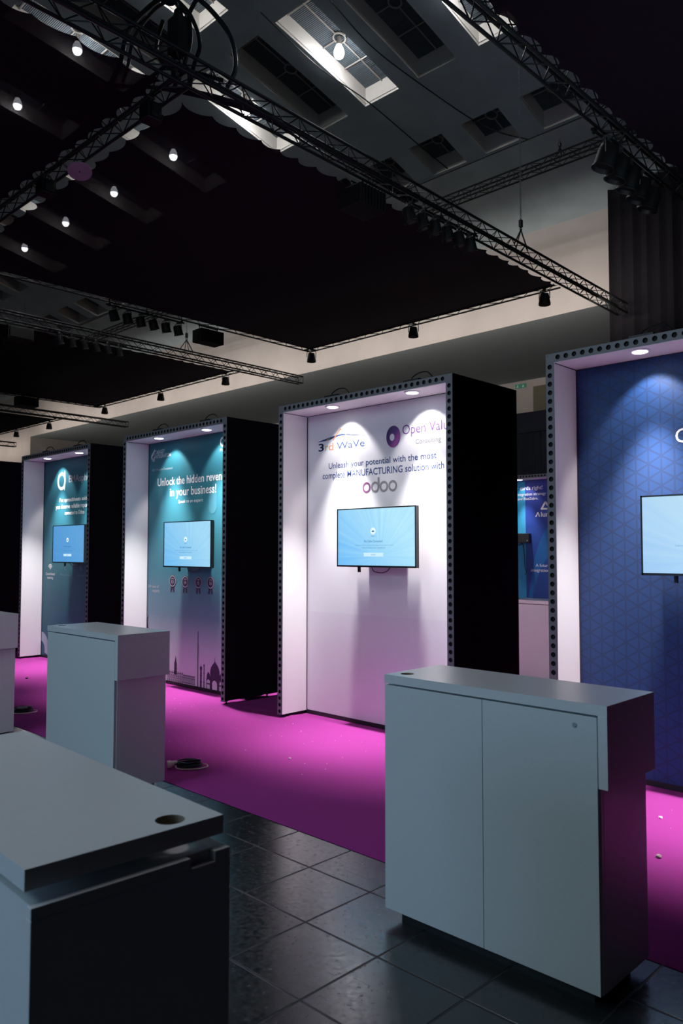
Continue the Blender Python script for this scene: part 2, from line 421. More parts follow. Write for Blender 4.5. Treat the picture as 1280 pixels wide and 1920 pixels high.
for n, (x0, x1, y0, y1, r, k) in enumerate(sky):
    root = bpy.data.objects.new('window_%d' % (n+1), None); C.objects.link(root); root.location = ((x0+x1)/2, (y0+y1)/2, vz((y0+y1)/2))
    struct(root)
    nn = 4; yy = [y0+(y1-y0)*i/nn for i in range(nn+1)]
    m1 = MB()
    for x in (x0, x1):
        for i in range(nn):
            m1.add([(x, yy[i], vz(yy[i])), (x, yy[i+1], vz(yy[i+1])), (x, yy[i+1], vz(yy[i+1])+DEEP), (x, yy[i], vz(yy[i])+DEEP)], [(0, 1, 2, 3)])
    for y in (y0, y1): m1.add([(x0, y, vz(y)), (x1, y, vz(y)), (x1, y, vz(y)+DEEP), (x0, y, vz(y)+DEEP)], [(0, 1, 2, 3)])
    # thin bead just inside the opening
    for y, sg in ((y0, 1), (y1, -1)): m1.tube([(x0, y+.012*sg, vz(y)+.07), (x1, y+.012*sg, vz(y)+.07)], .012, 5)
    for x, sg in ((x0, 1), (x1, -1)): m1.tube([(x+.012*sg, y, vz(y)+.07) for y in yy], .012, 5)
    m1.build('reveal', M_RECESS, root)
    m2 = MB()
    for i in range(nn): m2.add([(x0, yy[i], vz(yy[i])+DEEP), (x1, yy[i], vz(yy[i])+DEEP), (x1, yy[i+1], vz(yy[i+1])+DEEP), (x0, yy[i+1], vz(yy[i+1])+DEEP)], [(0, 1, 2, 3)])
    m2.build('pane', M_CORR, root)
    m3 = MB(); xc, yc = (x0+x1)/2, (y0+y1)/2; dz = DEEP-.03
    rr = .15
    m3.tube([(xc, y, vz(y)+dz) for y in (y0, yc-rr)], .018, 6); m3.tube([(xc, y, vz(y)+dz) for y in (yc+rr, y1)], .018, 6)
    m3.tube([(x0, yc, vz(yc)+dz), (xc-rr, yc, vz(yc)+dz)], .018, 6); m3.tube([(xc+rr, yc, vz(yc)+dz), (x1, yc, vz(yc)+dz)], .018, 6)
    if y1-y0 > 2:
        for y in (y0+.38, y1-.78): m3.tube([(x0, y, vz(y)+dz), (x1, y, vz(y)+dz)], .018, 6)
    m3.tube([(xc+rr*math.cos(a*PI/8), yc+rr*math.sin(a*PI/8), vz(yc+rr*math.sin(a*PI/8))+dz) for a in range(16)], .022, 6, closed=True)
    m3.build('glazing_bar', M_BAR, root)

def wall(name, vs, m): 
    b = MB(); b.add(vs, [(0, 1, 2, 3)]); return struct(b.build(name, m))
YF, YB, ZS, ZT = 20.5, 27.56, 8.43, 11.13
mb = MB(); mb.box(-62, 8, YF, YF+.3, ZS, ZT+.4); mb.box(-62, -46.2, YF, YF+.3, 0, ZS)
struct(mb.build('wall_back_upper', M_WALL))
wall('trim_1', [(-62, YF+.001, ZS-.004), (-62, YB+.4, ZS-.004), (8, YB+.4, ZS-.004), (8, YF+.001, ZS-.004)], M_SOFF)
struct(MB().box(-46.2, 8, YB, YB+.3, 0, ZS).build('wall_back', M_WALL))
struct(MB().box(-46.5, -46.2, YF+.3, YB, 0, ZS).build('wall_recess', M_WALL))
struct(MB().box(-16.1, -14.6, YB-.12, YB, 0, 8.1).build('trim_2', M_OLIVE))
struct(MB().box(-62.3, -62, -18, 29, 0, 15).build('wall_left', M_WALL))
struct(MB().box(8, 8.3, -18, 29, 0, 15).build('wall_right', M_DRAPE))

# magenta carpet, with a shallow wrinkle running along the booths
def carpet():
    yy = [2.9975, 3.02, 4.2, 4.86, 4.92, 4.97, 5.02, 5.06, 5.1, 5.14, 6, 15]
    hh = [.002, .008, .008, .008, .010, .015, .014, .010, .008, .008, .008, .008]
    xx = [-46+i*.5 for i in range(103)]
    b = MB(); vs = []; fs = []
    for i, x in enumerate(xx):
        wob = .03*math.sin(x*1.3)+.02*math.sin(x*3.1+1)
        amp = .5+.5*math.sin(x*.9+.6)
        for y, h in zip(yy, hh): vs.append((x, y+(wob if 4.8 < y < 5.12 else 0), .008+(h-.008)*amp if 4.8 < y < 5.12 else h))
    n = len(yy)
    for i in range(len(xx)-1):
        for j in range(n-1): fs.append((i*n+j, (i+1)*n+j, (i+1)*n+j+1, i*n+j+1))
    b.add(vs, fs)
    o = b.build('carpet', M_CARPET, smooth=True)
    tag(o, 'magenta exhibition carpet running under the row of lit booths', 'carpet')
carpet()

# ------------------------------------------------------------------ drapes
def pleats(name, x0, x1, y, z0, z1, m, label, pitch, amp):
    n = int((x1-x0)/pitch*6); b = MB(); vs = []; fs = []
    for i in range(n+1):
        x = x0+(x1-x0)*i/n; yy = y+amp*math.sin(2*PI*x/pitch)+amp*.5*math.sin(2*PI*x/pitch*.37+1)
        for z in (z0, z1): vs.append((x, yy, z))
    for i in range(n): fs.append((2*i, 2*i+2, 2*i+3, 2*i+1))
    b.add(vs, fs); o = b.build(name, m, smooth=True); tag(o, label, 'curtain'); return o
pleats('stage_curtain', -9.25, 7.6, 19.75, 0.0, 11.25, M_DRAPE, 'tall black pleated curtain hanging at the far right behind the truss end', .34, .05)
b = thing('pleated_screen', 'dark grey pleated partition seen between the white booth and the blue booth', 'screen', (-11, 16, 0))
mb = MB(); n = 400; vs = []; fs = []
for i in range(n+1):
    x = -14.0+9.0*i/n; yy = 16+.03*math.sin(2*PI*x/.16)
    vs += [(x, yy, .1), (x, yy, 4.3)]
for i in range(n): fs.append((2*i, 2*i+2, 2*i+3, 2*i+1))
mb.add(vs, fs); mb.build('pleat_curtain', M_GDRAPE, b, smooth=True)
MB().box(-14.05, -4.95, 15.92, 16.08, 4.3, 4.77).build('pelmet', M_GDRAPE, b)
MB().box(-14.05, -4.95, 15.9, 16.1, 0, .1).build('base', M_BLACKP, b)

# ------------------------------------------------------------------ booths
W, D, HT, ZB0, YFR, BD = 2.017, .915, 2.917, .035, 4.854, .315
FR = .062
def perforated(b, u0, u1, v0, v1, axis, ydepth=.012, y=0.0, flip=1, thick=.045):
    """Front face (x-z plane at y) with a row of round holes; axis 'z' or 'x' is the row direction."""
    L = (v1-v0) if axis == 'z' else (u1-u0)
    n = max(1, int(round(L/.0605))); p = L/n; r = .0175; S = 16
    for i in range(n):
        if axis == 'z': cx, cz, hx, hz = (u0+u1)/2, v0+p*(i+.5), (u1-u0)/2, p/2
        else: cx, cz, hx, hz = u0+p*(i+.5), (v0+v1)/2, p/2, (v1-v0)/2
        vs = []; fs = []
        for j in range(S):
            a = 2*PI*j/S; c, q = math.cos(a), math.sin(a); k = 1/max(abs(c), abs(q))
            vs += [(cx+hx*c*k, y, cz+hz*q*k), (cx+r*c, y, cz+r*q), (cx+r*c, y+flip*ydepth, cz+r*q)]
        for j in range(S):
            a, d = 3*j, 3*((j+1) % S)
            fs += [(a, d, d+1, a+1)]
        b.add(vs, fs, 0)
        b.add(vs, [(3*j+1, 3*((j+1) % S)+1, 3*((j+1) % S)+2, 3*j+2) for j in range(S)]+[tuple(3*j+2 for j in range(S))], 1)
    ya, yb = (y+.0003, y+thick) if flip > 0 else (y-thick, y-.0003)
    for f in ([(u0, u1, v0, v0), (u0, u1, v1, v1)]):
        b.add([(u0, ya, f[2]), (u1, ya, f[2]), (u1, yb, f[2]), (u0, yb, f[2])], [(0, 1, 2, 3)], 0)
    for x in (u0, u1): b.add([(x, ya, v0), (x, ya, v1), (x, yb, v1), (x, yb, v0)], [(0, 1, 2, 3)], 0)
    yy = y+flip*thick
    b.add([(u0, yy, v0), (u1, yy, v0), (u1, yy, v1), (u0, yy, v1)], [(0, 1, 2, 3)], 0)

DLX = (.63, 1.55); DLY = .09
def half_booth(root, side):
    """One face of the double-sided booth. side 0: front (-y), 1: back (+y, mirrored)."""
    fy = (lambda y: y) if side == 0 else (lambda y: D-y)
    fl = 1 if side == 0 else -1
    for x0 in (0, W-FR):
        b = MB(); perforated(b, x0, x0+FR, ZB0, HT-FR, 'z', y=fy(0), flip=fl); b.build('post', [M_FRAME, M_HOLE], root, world=False)
    b = MB(); perforated(b, FR, W-FR, HT-FR, HT, 'x', y=fy(0), flip=fl); b.build('top_rail', [M_FRAME, M_HOLE], root, world=False)
    for x0 in (0, W-FR):
        ya, yb = sorted((fy(0), fy(.045))); b = MB(); b.box(x0, x0+FR, ya, yb, HT-FR+.0005, HT)
        b.lathe([(.006, 0), (.006, .002)], 10, c=(x0+.012, fy(-.001) if side == 0 else fy(-.001), HT-.014), R=Matrix.Rotation(PI/2, 3, 'X'))
        b.build('corner_block', M_FRAME, root, world=False)
    ya, yb = sorted((fy(.004), fy(BD)))
    MB().box(FR-.009, FR+.003, ya, yb, ZB0+.004, HT-FR-.004).build('side_wall', M_WHITE, root, world=False)
    MB().box(W-FR-.003, W-FR+.009, ya, yb, ZB0+.004, HT-FR-.004).build('side_wall', M_WHITE, root, world=False)
    ya, yb = sorted((fy(.004), fy(BD)))
    MB().box(FR-.01, W-FR+.01, ya, yb, HT-FR-.005, HT-FR+.007).build('ceiling_panel', M_WHITE, root, world=False)
    b = MB(); yc = fy(BD-.004)
    b.tube([(FR+.005, yc, ZB0+.01), (FR+.005, yc, HT-FR-.007), (W-FR-.005, yc, HT-FR-.007), (W-FR-.005, yc, ZB0+.01)], .0045, 5); b.tube([(FR+.004, fy(.01), HT-FR-.006), (FR+.004, yc, HT-FR-.006)], .0045, 5)
    b.build('seam', M_SEAM, root, world=False)
    for x in DLX:
        b = MB(); b.lathe([(.068, 0), (.066, -.008), (.052, -.010)], 24, c=(x, fy(DLY), HT-FR-.005))
        dl = b.build('downlight', M_TRIM, root, world=False, smooth=True)
        b = MB(); b.lathe([(.05, -.0105), (.046, -.013), (.02, -.0145)], 24, c=(x, fy(DLY), HT-FR-.005))
        b.build('lens', M_DOWN, dl, world=False, smooth=True)

def booth(x_right, label, panel_mat, alu=False, y=YFR, lights=(True, True), power=1.0):
    x0 = x_right-W
    root = thing('exhibition_booth', label, 'booth', (x0, y, 0), 'double sided exhibition booths in a row')
    half_booth(root, 0); half_booth(root, 1)
    MB().box(FR-.02, W-FR+.02, BD, BD+.012, ZB0+.01, HT-FR+.004).build('back_panel', panel_mat, root, world=False)
    MB().box(FR-.02, W-FR+.02, D-BD-.012, D-BD, ZB0+.01, HT-FR+.004).build('rear_panel', M_WHITE, root, world=False)
    for xa, xb in ((-.003, .003), (W-.003, W+.003)):
        o = MB().box(xa, xb, .004, D-.004, ZB0+.01, HT).build('outer_cover', M_BLACKF, root, world=False)
    MB().box(.003, W-.003, .046, D-.046, HT-.012, HT-.004).build('top_light_block', M_BLACKF, root, world=False)  # unseen sheet added on top to block light
    MB().box(FR, W-FR, BD-.004, BD+.03, .008, ZB0+.01).build('base_gap_shade', M_BLACKP, root, world=False)  # black strip in place of the shadow gap under the panel
    for x in (.035, W-.035):
        for yy in (.05, .33, D-.33, D-.05):
            MB().lathe([(.022, .008), (.022, .016), (.010, .018), (.010, ZB0+.003)], 12, c=(x, yy, 0)).build('foot', M_BLACKP, root, world=False)
    for x in DLX:
        b = MB(); b.box(x-.05, x+.11, .035, .10, HT-.004, HT+.024)
        dr = b.build('lamp_driver', M_BLACKP, root, world=False)
        b = MB(); b.tube(smooth_path([(x+.02, .06, HT+.02), (x+.03, .06, HT+.045), (x+.10, .06, HT+.07), (x+.17, .07, HT+.068), (x+.21, .08, HT+.03), (x+.22, .1, HT-.004)]), .005, 6)
        b.build('cable', M_CORD, dr, world=False, smooth=True)
    for s in (0, 1):
        if not lights[s]: continue
        for x in DLX:
            yy, sg = (y+DLY, 1) if s == 0 else (y+D-DLY, -1)
            spot_light((x0+x, yy, HT-FR-.03), (0, sg*math.sin(math.radians(25)), -math.cos(math.radians(25))), power*SPOT_POWER)
            spot_light((x0+x, yy, HT-FR-.03), (0, -sg*.015, -1), power*BEAM_POWER, 30, 1.0)
    return root
XM, XT, XE, XR, XL = -3.5465, -6.3673, -9.192, -.7309, -12.017
P_TARGET = ramp_print('teal_to_white_print', [(.05, (.70, .66, .72)), (.45, (.50, .50, .58)), (.8, (.17, .27, .35)), (1.3, (.045, .19, .25)), (2.9, (.030, .19, .25))])
P_EMA = ramp_print('teal_print', [(.1, (.022, .12, .18)), (1.2, (.022, .13, .18)), (2.9, (.03, .17, .23))])
P_PLAIN = ramp_print('grey_print', [(.1, (.4, .4, .45)), (2.9, (.3, .32, .38))])
P_BACK = ramp_print('royal_blue_print', [(.1, (.012, .05, .22)), (1.5, (.012, .06, .30)), (2.9, (.03, .05, .34))])
P_TRI = triangle_print()
bm_ = booth(XM, 'booth with white back wall, purple ring logo and navy slogan above the screen', M_PRINTW)
bt_ = booth(XT, 'booth with teal back wall fading to a lilac skyline print at the bottom', P_TARGET)
be_ = booth(XE, 'teal booth with a pale letter ring logo, smallest fully visible booth', P_EMA)
br_ = booth(XR, 'booth with royal blue triangle patterned back wall, nearest at the right edge', P_TRI)
bl_ = booth(XL, 'booth at the left edge of which only the black outer side shows', P_PLAIN)
ba_ = booth(-6.2, 'distant blue booth with white lettering seen between two nearer booths', P_BACK, y=12.33, lights=(True, False), power=.35)
def panel_of(b): return next(c for c in b.children if c.name.startswith('back_panel'))
YP = BD-.0015; YP2 = BD-.003
pm, pt, pe, pr_, pa = [panel_of(b) for b in (bm_, bt_, be_, br_, ba_)]
def LT(pn, x_root, s, x0, x1, z, cap, m, bold=0.0, shear=0.0): lettering(s, x0-x_root, x1-x_root, z, cap, m, pn, YP, bold, shear)
def shape(pn, m, fn, name='graphic'):
    b = MB(); fn(b); return b.build(name, m, pn, world=False)

# white booth
o = XM-W
LT(pm, o, '3', -5.345, -5.272, 2.497, .072, I_BLK, .02)
LT(pm, o, 'r', -5.252, -5.215, 2.496, .046, I_OLIVE, 0); LT(pm, o, 'd', -5.209, -5.145, 2.496, .068, I_ORANGE, 0)
LT(pm, o, 'WaVe', -5.101, -4.751, 2.496, .064, I_BLUE, -.003)
def swoosh(b):
    top = [(-5.345, 2.590), (-5.205, 2.616), (-5.046, 2.634), (-4.906, 2.617), (-4.750, 2.593)]
    bot = [(-5.345, 2.585), (-5.205, 2.594), (-5.046, 2.622), (-4.906, 2.610), (-4.750, 2.590)]
    pts = [(p.x, p.z) for p in smooth_path([(x-o, 0, z) for x, z in top], 6)]; p2 = [(p.x, p.z) for p in smooth_path([(x-o, 0, z) for x, z in bot], 6)]
    for i in range(len(pts)-1): b.poly([p2[i], p2[i+1], pts[i+1], pts[i]], YP)
shape(pm, I_NAVY, swoosh)
def stroke(b, x0, z0, x1, z1, wd, y=YP):
    d = Vector((x1-x0, z1-z0)); n_ = Vector((-d.y, d.x)).normalized()*wd/2
    b.poly([(x0-n_.x, z0-n_.y), (x1-n_.x, z1-n_.y), (x1+n_.x, z1+n_.y), (x0+n_.x, z0+n_.y)], y)
shape(pm, I_ORANGE, lambda b: stroke(b, -5.150-o, 2.588, -5.049-o, 2.684, .011, YP2))
shape(pm, I_OLIVE, lambda b: (stroke(b, -5.049-o, 2.684, -4.945-o, 2.588, .009, YP2), stroke(b, -5.235-o, 2.595, -5.19-o, 2.612, .008, YP2)))
def logo_ring_material():
    m, N, L, b = new_mat('ink_purple_ring')
    tc = N.new('ShaderNodeTexCoord'); sp = N.new('ShaderNodeSeparateXYZ'); L.new(tc.outputs['Object'], sp.inputs[0])
    v = math_node(N, L, 'ADD', math_node(N, L, 'MULTIPLY', math_node(N, L, 'SUBTRACT', sp.outputs[0], -4.409-o), 4.2), math_node(N, L, 'MULTIPLY', math_node(N, L, 'SUBTRACT', 2.55, sp.outputs[2]), 3.0))
    v = math_node(N, L, 'ADD', v, .42, True)
    cr = N.new('ShaderNodeValToRGB'); els = cr.color_ramp.elements; els[0].color = (.03, .02, .10, 1); els[1].color = (.03, .03, .32, 1)
    e = els.new(.45); e.color = (.12, .04, .22, 1); e = els.new(.72); e.color = (.40, .10, .34, 1)
    L.new(v, cr.inputs[0]); L.new(cr.outputs[0], b.inputs['Base Color']); b.inputs['Roughness'].default_value = .5
    return m
shape(pm, logo_ring_material(), lambda b: b.ring(-4.409-o, 2.546, .027, .081, YP, asp=1.18, hx=-.014, hz=-.004))
LT(pm, o, 'Open Value', -4.306, -3.765, 2.552, .082, I_PURP, 0)
LT(pm, o, 'Consulting', -4.163, -3.893, 2.457, .042, I_GREY, 0)
LT(pm, o, 'Unleash your potential with the most', -5.207, -3.940, 2.321, .054, I_NAVY, .004)
LT(pm, o, 'complete MANUFACTURING solution with', -5.288, -3.863, 2.229, .040, I_NAVY, .004)
def odoo(b, i):
    cs = [-4.726, -4.622, -4.520, -4.417]; x = cs[i]-o
    b.ring(x, 2.118, .031, .049, YP)
    if i == 1: b.poly([(x+.031, 2.118), (x+.049, 2.118), (x+.049, 2.203), (x+.031, 2.203)], YP2)
for i in range(4): shape(pm, I_PLUM if i == 0 else I_GREY, lambda b: odoo(b, i), 'logo_letter')
MB().add([(FR-.001, YP+.0007, ZB0+.012), (W-FR, YP+.0007, ZB0+.012), (W-FR, YP+.0007, .985), (FR-.001, YP+.0007, .975)], [(0, 1, 2, 3)]).build('lower_band', M_PRINTW2, pm, world=False)

# teal booth with skyline
o = XT-W
LT(pt, o, 'TARGET', -8.185, -7.982, 2.713, .045, I_WHITE); LT(pt, o, 'INTEGRATION', -8.184, -7.849, 2.663, .042, I_WHITE)
def mark(b):
    b.poly([(-8.270-o, 2.700), (-8.252-o, 2.716), (-8.190-o, 2.785), (-8.190-o, 2.755), (-8.252-o, 2.690), (-8.252-o, 2.655), (-8.270-o, 2.668)], YP)
    b.poly([(-8.243-o, 2.635), (-8.225-o, 2.625), (-8.225-o, 2.70), (-8.190-o, 2.735), (-8.190-o, 2.712), (-8.225-o, 2.675), (-8.243-o, 2.660)], YP2)
    b.poly([(-8.215-o, 2.622), (-8.193-o, 2.632), (-8.193-o, 2.69), (-8.215-o, 2.67)], YP2)
shape(pt, I_WHITE, mark)
LT(pt, o, '500+ Projects Completed', -8.251, -7.814, 2.511, .027, I_PALE, .01)
LT(pt, o, 'Unlock the hidden revenue', -8.122, -6.73, 2.324, .092, I_WHITE, .012)
LT(pt, o, 'in your business!', -7.855, -6.957, 2.190, .090, I_WHITE, .012)
LT(pt, o, 'Speak to an expert', -7.689, -7.205, 2.103, .036, I_WHITE, 0, .25)
shape(pt, I_WHITE, lambda b: b.ring(-6.84-o, 2.738, .036, .056, YP)); LT(pt, o, 'Partner', -6.894, -6.68, 2.635, .032, I_WHITE)
def capsule(b, x, z0, z1, r):
    pts = [(x+r*math.cos(a), z1-r+r*math.sin(a)) for a in [PI*i/16 for i in range(17)]]+[(x+r*math.cos(a), z0+r+r*math.sin(a)) for a in [PI+PI*i/16 for i in range(17)]]
    b.poly(pts, YP+.0004)
shape(pt, I_CAPS, lambda b: (capsule(b, -8.05-o, 2.02, 2.32, .06), capsule(b, -7.02-o, 1.96, 2.26, .07)))
for i, (x, z) in enumerate([(-7.781, 1.199), (-7.526, 1.197), (-7.273, 1.198), (-7.045, 1.201)]):
    def badge(b): b.disc(x-o, z, .070, y=YP)
    bd = shape(pt, I_MAUVE, badge, 'badge')
    def ribbon(b):
        for sx in (-1, 1): b.poly([(x-o+sx*.018-.016, z-.06), (x-o+sx*.018+.016, z-.06), (x-o+sx*.030+.016, z-.135), (x-o+sx*.030, z-.120), (x-o+sx*.030-.016, z-.135)], YP+.0004)
    b = MB(); ribbon(b); b.build('ribbon', I_MAUVE, pt, world=False)
    b = MB(); b.ring(x-o, z, .056, .064, YP2); b.build('badge_rim', I_GREYL, pt, world=False)
    lettering(str(13+i), x-o-.020, x-o+.020, z-.026, .036, I_GREYL, pt, YP2, .01)
    lettering('odoo', x-o-.026, x-o+.026, z+.022, .014, I_GREYL, pt, YP2)
LT(pt, o, '130+ team of', -8.318, -8.071, 1.110, .031, I_GREYL, .01); LT(pt, o, 'experts', -8.210, -8.059, 1.057, .026, I_GREYL, .01)
def skyline(b):
    y = YP
    X = lambda x: x-o
    R = lambda x0, x1, z0, z1: b.poly([(X(x0), z0), (X(x1), z0), (X(x1), z1), (X(x0), z1)], y)
    # clock tower and long parliament like building drawn in outline
    R(-7.728, -7.676, .13, .27); b.poly([(X(-7.722), .27), (X(-7.682), .27), (X(-7.700), .345), (X(-7.701), .372), (X(-7.703), .345)], y)
    for zz in (.165, .20, .235): R(-7.735, -7.669, zz, zz+.006)
    R(-7.868, -7.556, .145, .152); R(-7.868, -7.556, .088, .092); R(-7.868, -7.318, .028, .032)
    R(-7.556, -7.32, .138, .146); R(-7.556, -7.32, .112, .116)
    for i in range(17):
        x = -7.865+.0185*i; R(x, x+.004, .03, .146)
        if i % 2 == 0: R(x, x+.011, .10, .128); R(x, x+.011, .045, .075)
    for i in range(18):
        x = -7.55+.0130*i; R(x, x+.0045, .060, .138)
    R(-7.556, -7.32, .055, .062)
    for i in range(8): R(-7.86+.042*i, -7.848+.042*i, .152, .168)
def spire(b):
    y = YP; X = lambda x: x-o; R = lambda x0, x1, z0, z1: b.poly([(X(x0), z0), (X(x1), z0), (X(x1), z1), (X(x0), z1)], y)
    R(-7.274, -7.262, .03, .655); R(-7.256, -7.253, .03, .50)
def palace(b):
    y = YP; X = lambda x: x-o; R = lambda x0, x1, z0, z1: b.poly([(X(x0), z0), (X(x1), z0), (X(x1), z1), (X(x0), z1)], y)
    R(-7.222, -7.192, .03, .245); b.disc(X(-7.207), .255, .022, .02, y+.0002); b.poly([(X(-7.212), .27), (X(-7.202), .27), (X(-7.207), .30)], y)
    for zz in (.10, .17, .235): R(-7.229, -7.185, zz, zz+.008)
    R(-7.158, -7.142, .03, .285); b.disc(X(-7.150), .288, .013, .012, y+.0002); b.poly([(X(-7.153), .29), (X(-7.147), .29), (X(-7.150), .318)], y)
    for zz in (.10, .20): R(-7.164, -7.136, zz, zz+.007)
    def dome(cx, zb, r, h):
        pts = [(X(cx)+r*c, zb+h*t) for c, t in [(.92, 0), (1.0, .18), (.98, .36), (.82, .58), (.5, .78), (.18, .9), (.05, 1.0), (.03, 1.25), (-.03, 1.25), (-.05, 1.0), (-.18, .9), (-.5, .78), (-.82, .58), (-.98, .36), (-1.0, .18), (-.92, 0)]]
        b.poly(pts, y+.0002)
    dome(-6.953, .185, .086, .165); dome(-7.068, .178, .028, .05); dome(-6.845, .178, .028, .05)
    # arched body: frame strips round the portals
    R(-7.10, -6.82, .155, .188); R(-7.035, -7.000, .03, .16); R(-6.912, -6.872, .03, .16)
    for i in range(8):
        a0, a1 = PI*i/8, PI*(i+1)/8
        for (cx, rr, zz, zt_) in ((-6.956, .047, .095, .156), (-7.068, .030, .115, .156), (-6.842, .028, .115, .156)):
            b.poly([(X(cx)+rr*math.cos(a1), zz+rr*1.05*math.sin(a1)), (X(cx)+rr*math.cos(a0), zz+rr*1.05*math.sin(a0)), (X(cx)+rr*math.cos(a0), zt_), (X(cx)+rr*math.cos(a1), zt_)], y)
    R(-7.105, -7.096, .03, .16); R(-7.042, -7.035, .03, .16); R(-7.1, -7.036, .092, .106); R(-6.872, -6.82, .092, .106)
def statue(b):
    y = YP; X = lambda x: x-o; R = lambda x0, x1, z0, z1: b.poly([(X(x0), z0), (X(x1), z0), (X(x1), z1), (X(x0), z1)], y)
    b.poly([(X(-8.318), .625), (X(-8.286), .625), (X(-8.296), .70), (X(-8.292), .735), (X(-8.312), .735), (X(-8.316), .70)], y)
    b.disc(X(-8.303), .744, .009, y=y+.0002); stroke(b, X(-8.297), .73, X(-8.287), .775, .009, y); R(-8.325, -8.28, .60, .628)
for fn, nm in ((skyline, 'long_building_print'), (spire, 'spire_print'), (palace, 'domed_palace_print'), (statue, 'statue_print')): shape(pt, I_MAUVE, fn, nm)

# smaller teal booth
o = XE-W
def amark(b):
    b.ring(-10.60-o, 2.537, .083, .128, YP)
    b.poly([(-10.545-o, 2.44), (-10.50-o, 2.395), (-10.475-o, 2.52), (-10.475-o, 2.56), (-10.50-o, 2.69), (-10.54-o, 2.63), (-10.512-o, 2.54)], YP2)
shape(pe, I_MINT, amark)
LT(pe, o, 'EMAsphere', -10.381, -9.66, 2.509, .096, I_GREYL, .01)
LT(pe, o, 'Put spreadsheets aside,', -10.652, -9.80, 2.241, .054, I_WHITE, .010); LT(pe, o, 'you deserve reliable reports', -10.764, -9.77, 2.146, .040, I_WHITE, .010)
LT(pe, o, 'connected to Odoo', -10.489, -9.922, 2.056, .036, I_WHITE, .008)
LT(pe, o, 'Consolidated', -11.038, -10.758, 1.200, .036, I_WHITE, .008); LT(pe, o, 'reporting', -10.991, -10.808, 1.147, .024, I_WHITE, .008)
LT(pe, o, 'Multi-currency', -10.586, -10.288, 1.200, .032, I_DIM, .004); LT(pe, o, 'Cash-view', -10.100, -9.872, 1.203, .032, I_DIM, .004)
def icon1(b):
    for r in (.018, .040, .062): b.ring(-10.901-o, 1.285, r, r+.012, YP, a0=.15*PI, a1=.85*PI, n=16)
    b.poly([(-10.906-o, 1.275), (-10.896-o, 1.275), (-10.896-o, 1.345), (-10.906-o, 1.345)], YP)
shape(pe, I_WHITE, icon1, 'icon')
shape(pe, I_DIM, lambda b: (b.ring(-10.43-o, 1.31, .022, .034, YP, a0=.3*PI, a1=1.7*PI, n=20), stroke(b, -10.475-o, 1.314, -10.43-o, 1.314, .008)), 'icon')
shape(pe, I_DIM, lambda b: (b.ring(-9.99-o, 1.312, .020, .030, YP), stroke(b, -9.99-o, 1.27, -9.99-o, 1.355, .008, YP2), stroke(b, -10.01-o, 1.30, -9.97-o, 1.325, .008, YP2)), 'icon')
shape(pe, I_PALE, lambda b: b.ring(-11.15-o, .12, .12, .255, YP, n=30, a0=-.1*PI, a1=1.0*PI), 'wave_graphic')

# blue booths
o = XR-W
LT(pr_, o, 'G', -1.989, -1.908, 2.257, .093, I_WHITE, .005)
o = -6.2-W
shape(pa, I_SKY, lambda b: b.poly([(FR, ZB0+.03), (-7.60-o, ZB0+.03), (-7.61-o, 2.83), (FR, 2.83)], YP+.0006), 'light_strip')
def sw(b):
    p1 = [(-7.58, .6), (-7.52, .95), (-7.40, 1.5), (-7.15, 2.0), (-6.6, 2.35)]; p2 = [(-7.50, .6), (-7.36, 1.1), (-7.12, 1.5), (-6.8, 1.8), (-6.4, 1.95)]
    a = smooth_path([(x-o, 0, z) for x, z in p1], 6); c = smooth_path([(x-o, 0, z) for x, z in p2], 6)
    for i in range(len(a)-1): b.poly([(c[i].x, c[i].z), (c[i+1].x, c[i+1].z), (a[i+1].x, a[i+1].z), (a[i].x, a[i].z)], YP+.0008)
shape(pa, I_SWOOSH, sw, 'wave_graphic')
LT(pa, o, 'your cards right!', -7.95, -7.253, 2.672, .045, I_WHITE, .01)
LT(pa, o, 'integration strategy with', -7.80, -7.03, 2.568, .048, I_WHITE, .012); LT(pa, o, 'and BlueZebra.', -7.766, -7.342, 2.488, .032, I_WHITE, .012)
def tri(b):
    stroke(b, -7.285-o, 2.30, -7.195-o, 2.44, .034); stroke(b, -7.195-o, 2.44, -7.10-o, 2.30, .034); stroke(b, -7.285-o, 2.312, -7.16-o, 2.312, .030, YP2)
shape(pa, I_WHITE, tri)
shape(pa, I_WHITE, lambda b: (stroke(b, -7.395-o, 2.17, -7.350-o, 2.255, .022), stroke(b, -7.350-o, 2.255, -7.318-o, 2.17, .022, YP2)), 'logo_letter')
LT(pa, o, 'lumio', -7.290, -6.98, 2.17, .090, I_WHITE, .015)
LT(pa, o, 'A future', -7.407, -7.125, 1.268, .052, I_WHITE); LT(pa, o, 'integration', -7.504, -7.14, 1.178, .051, I_WHITE)

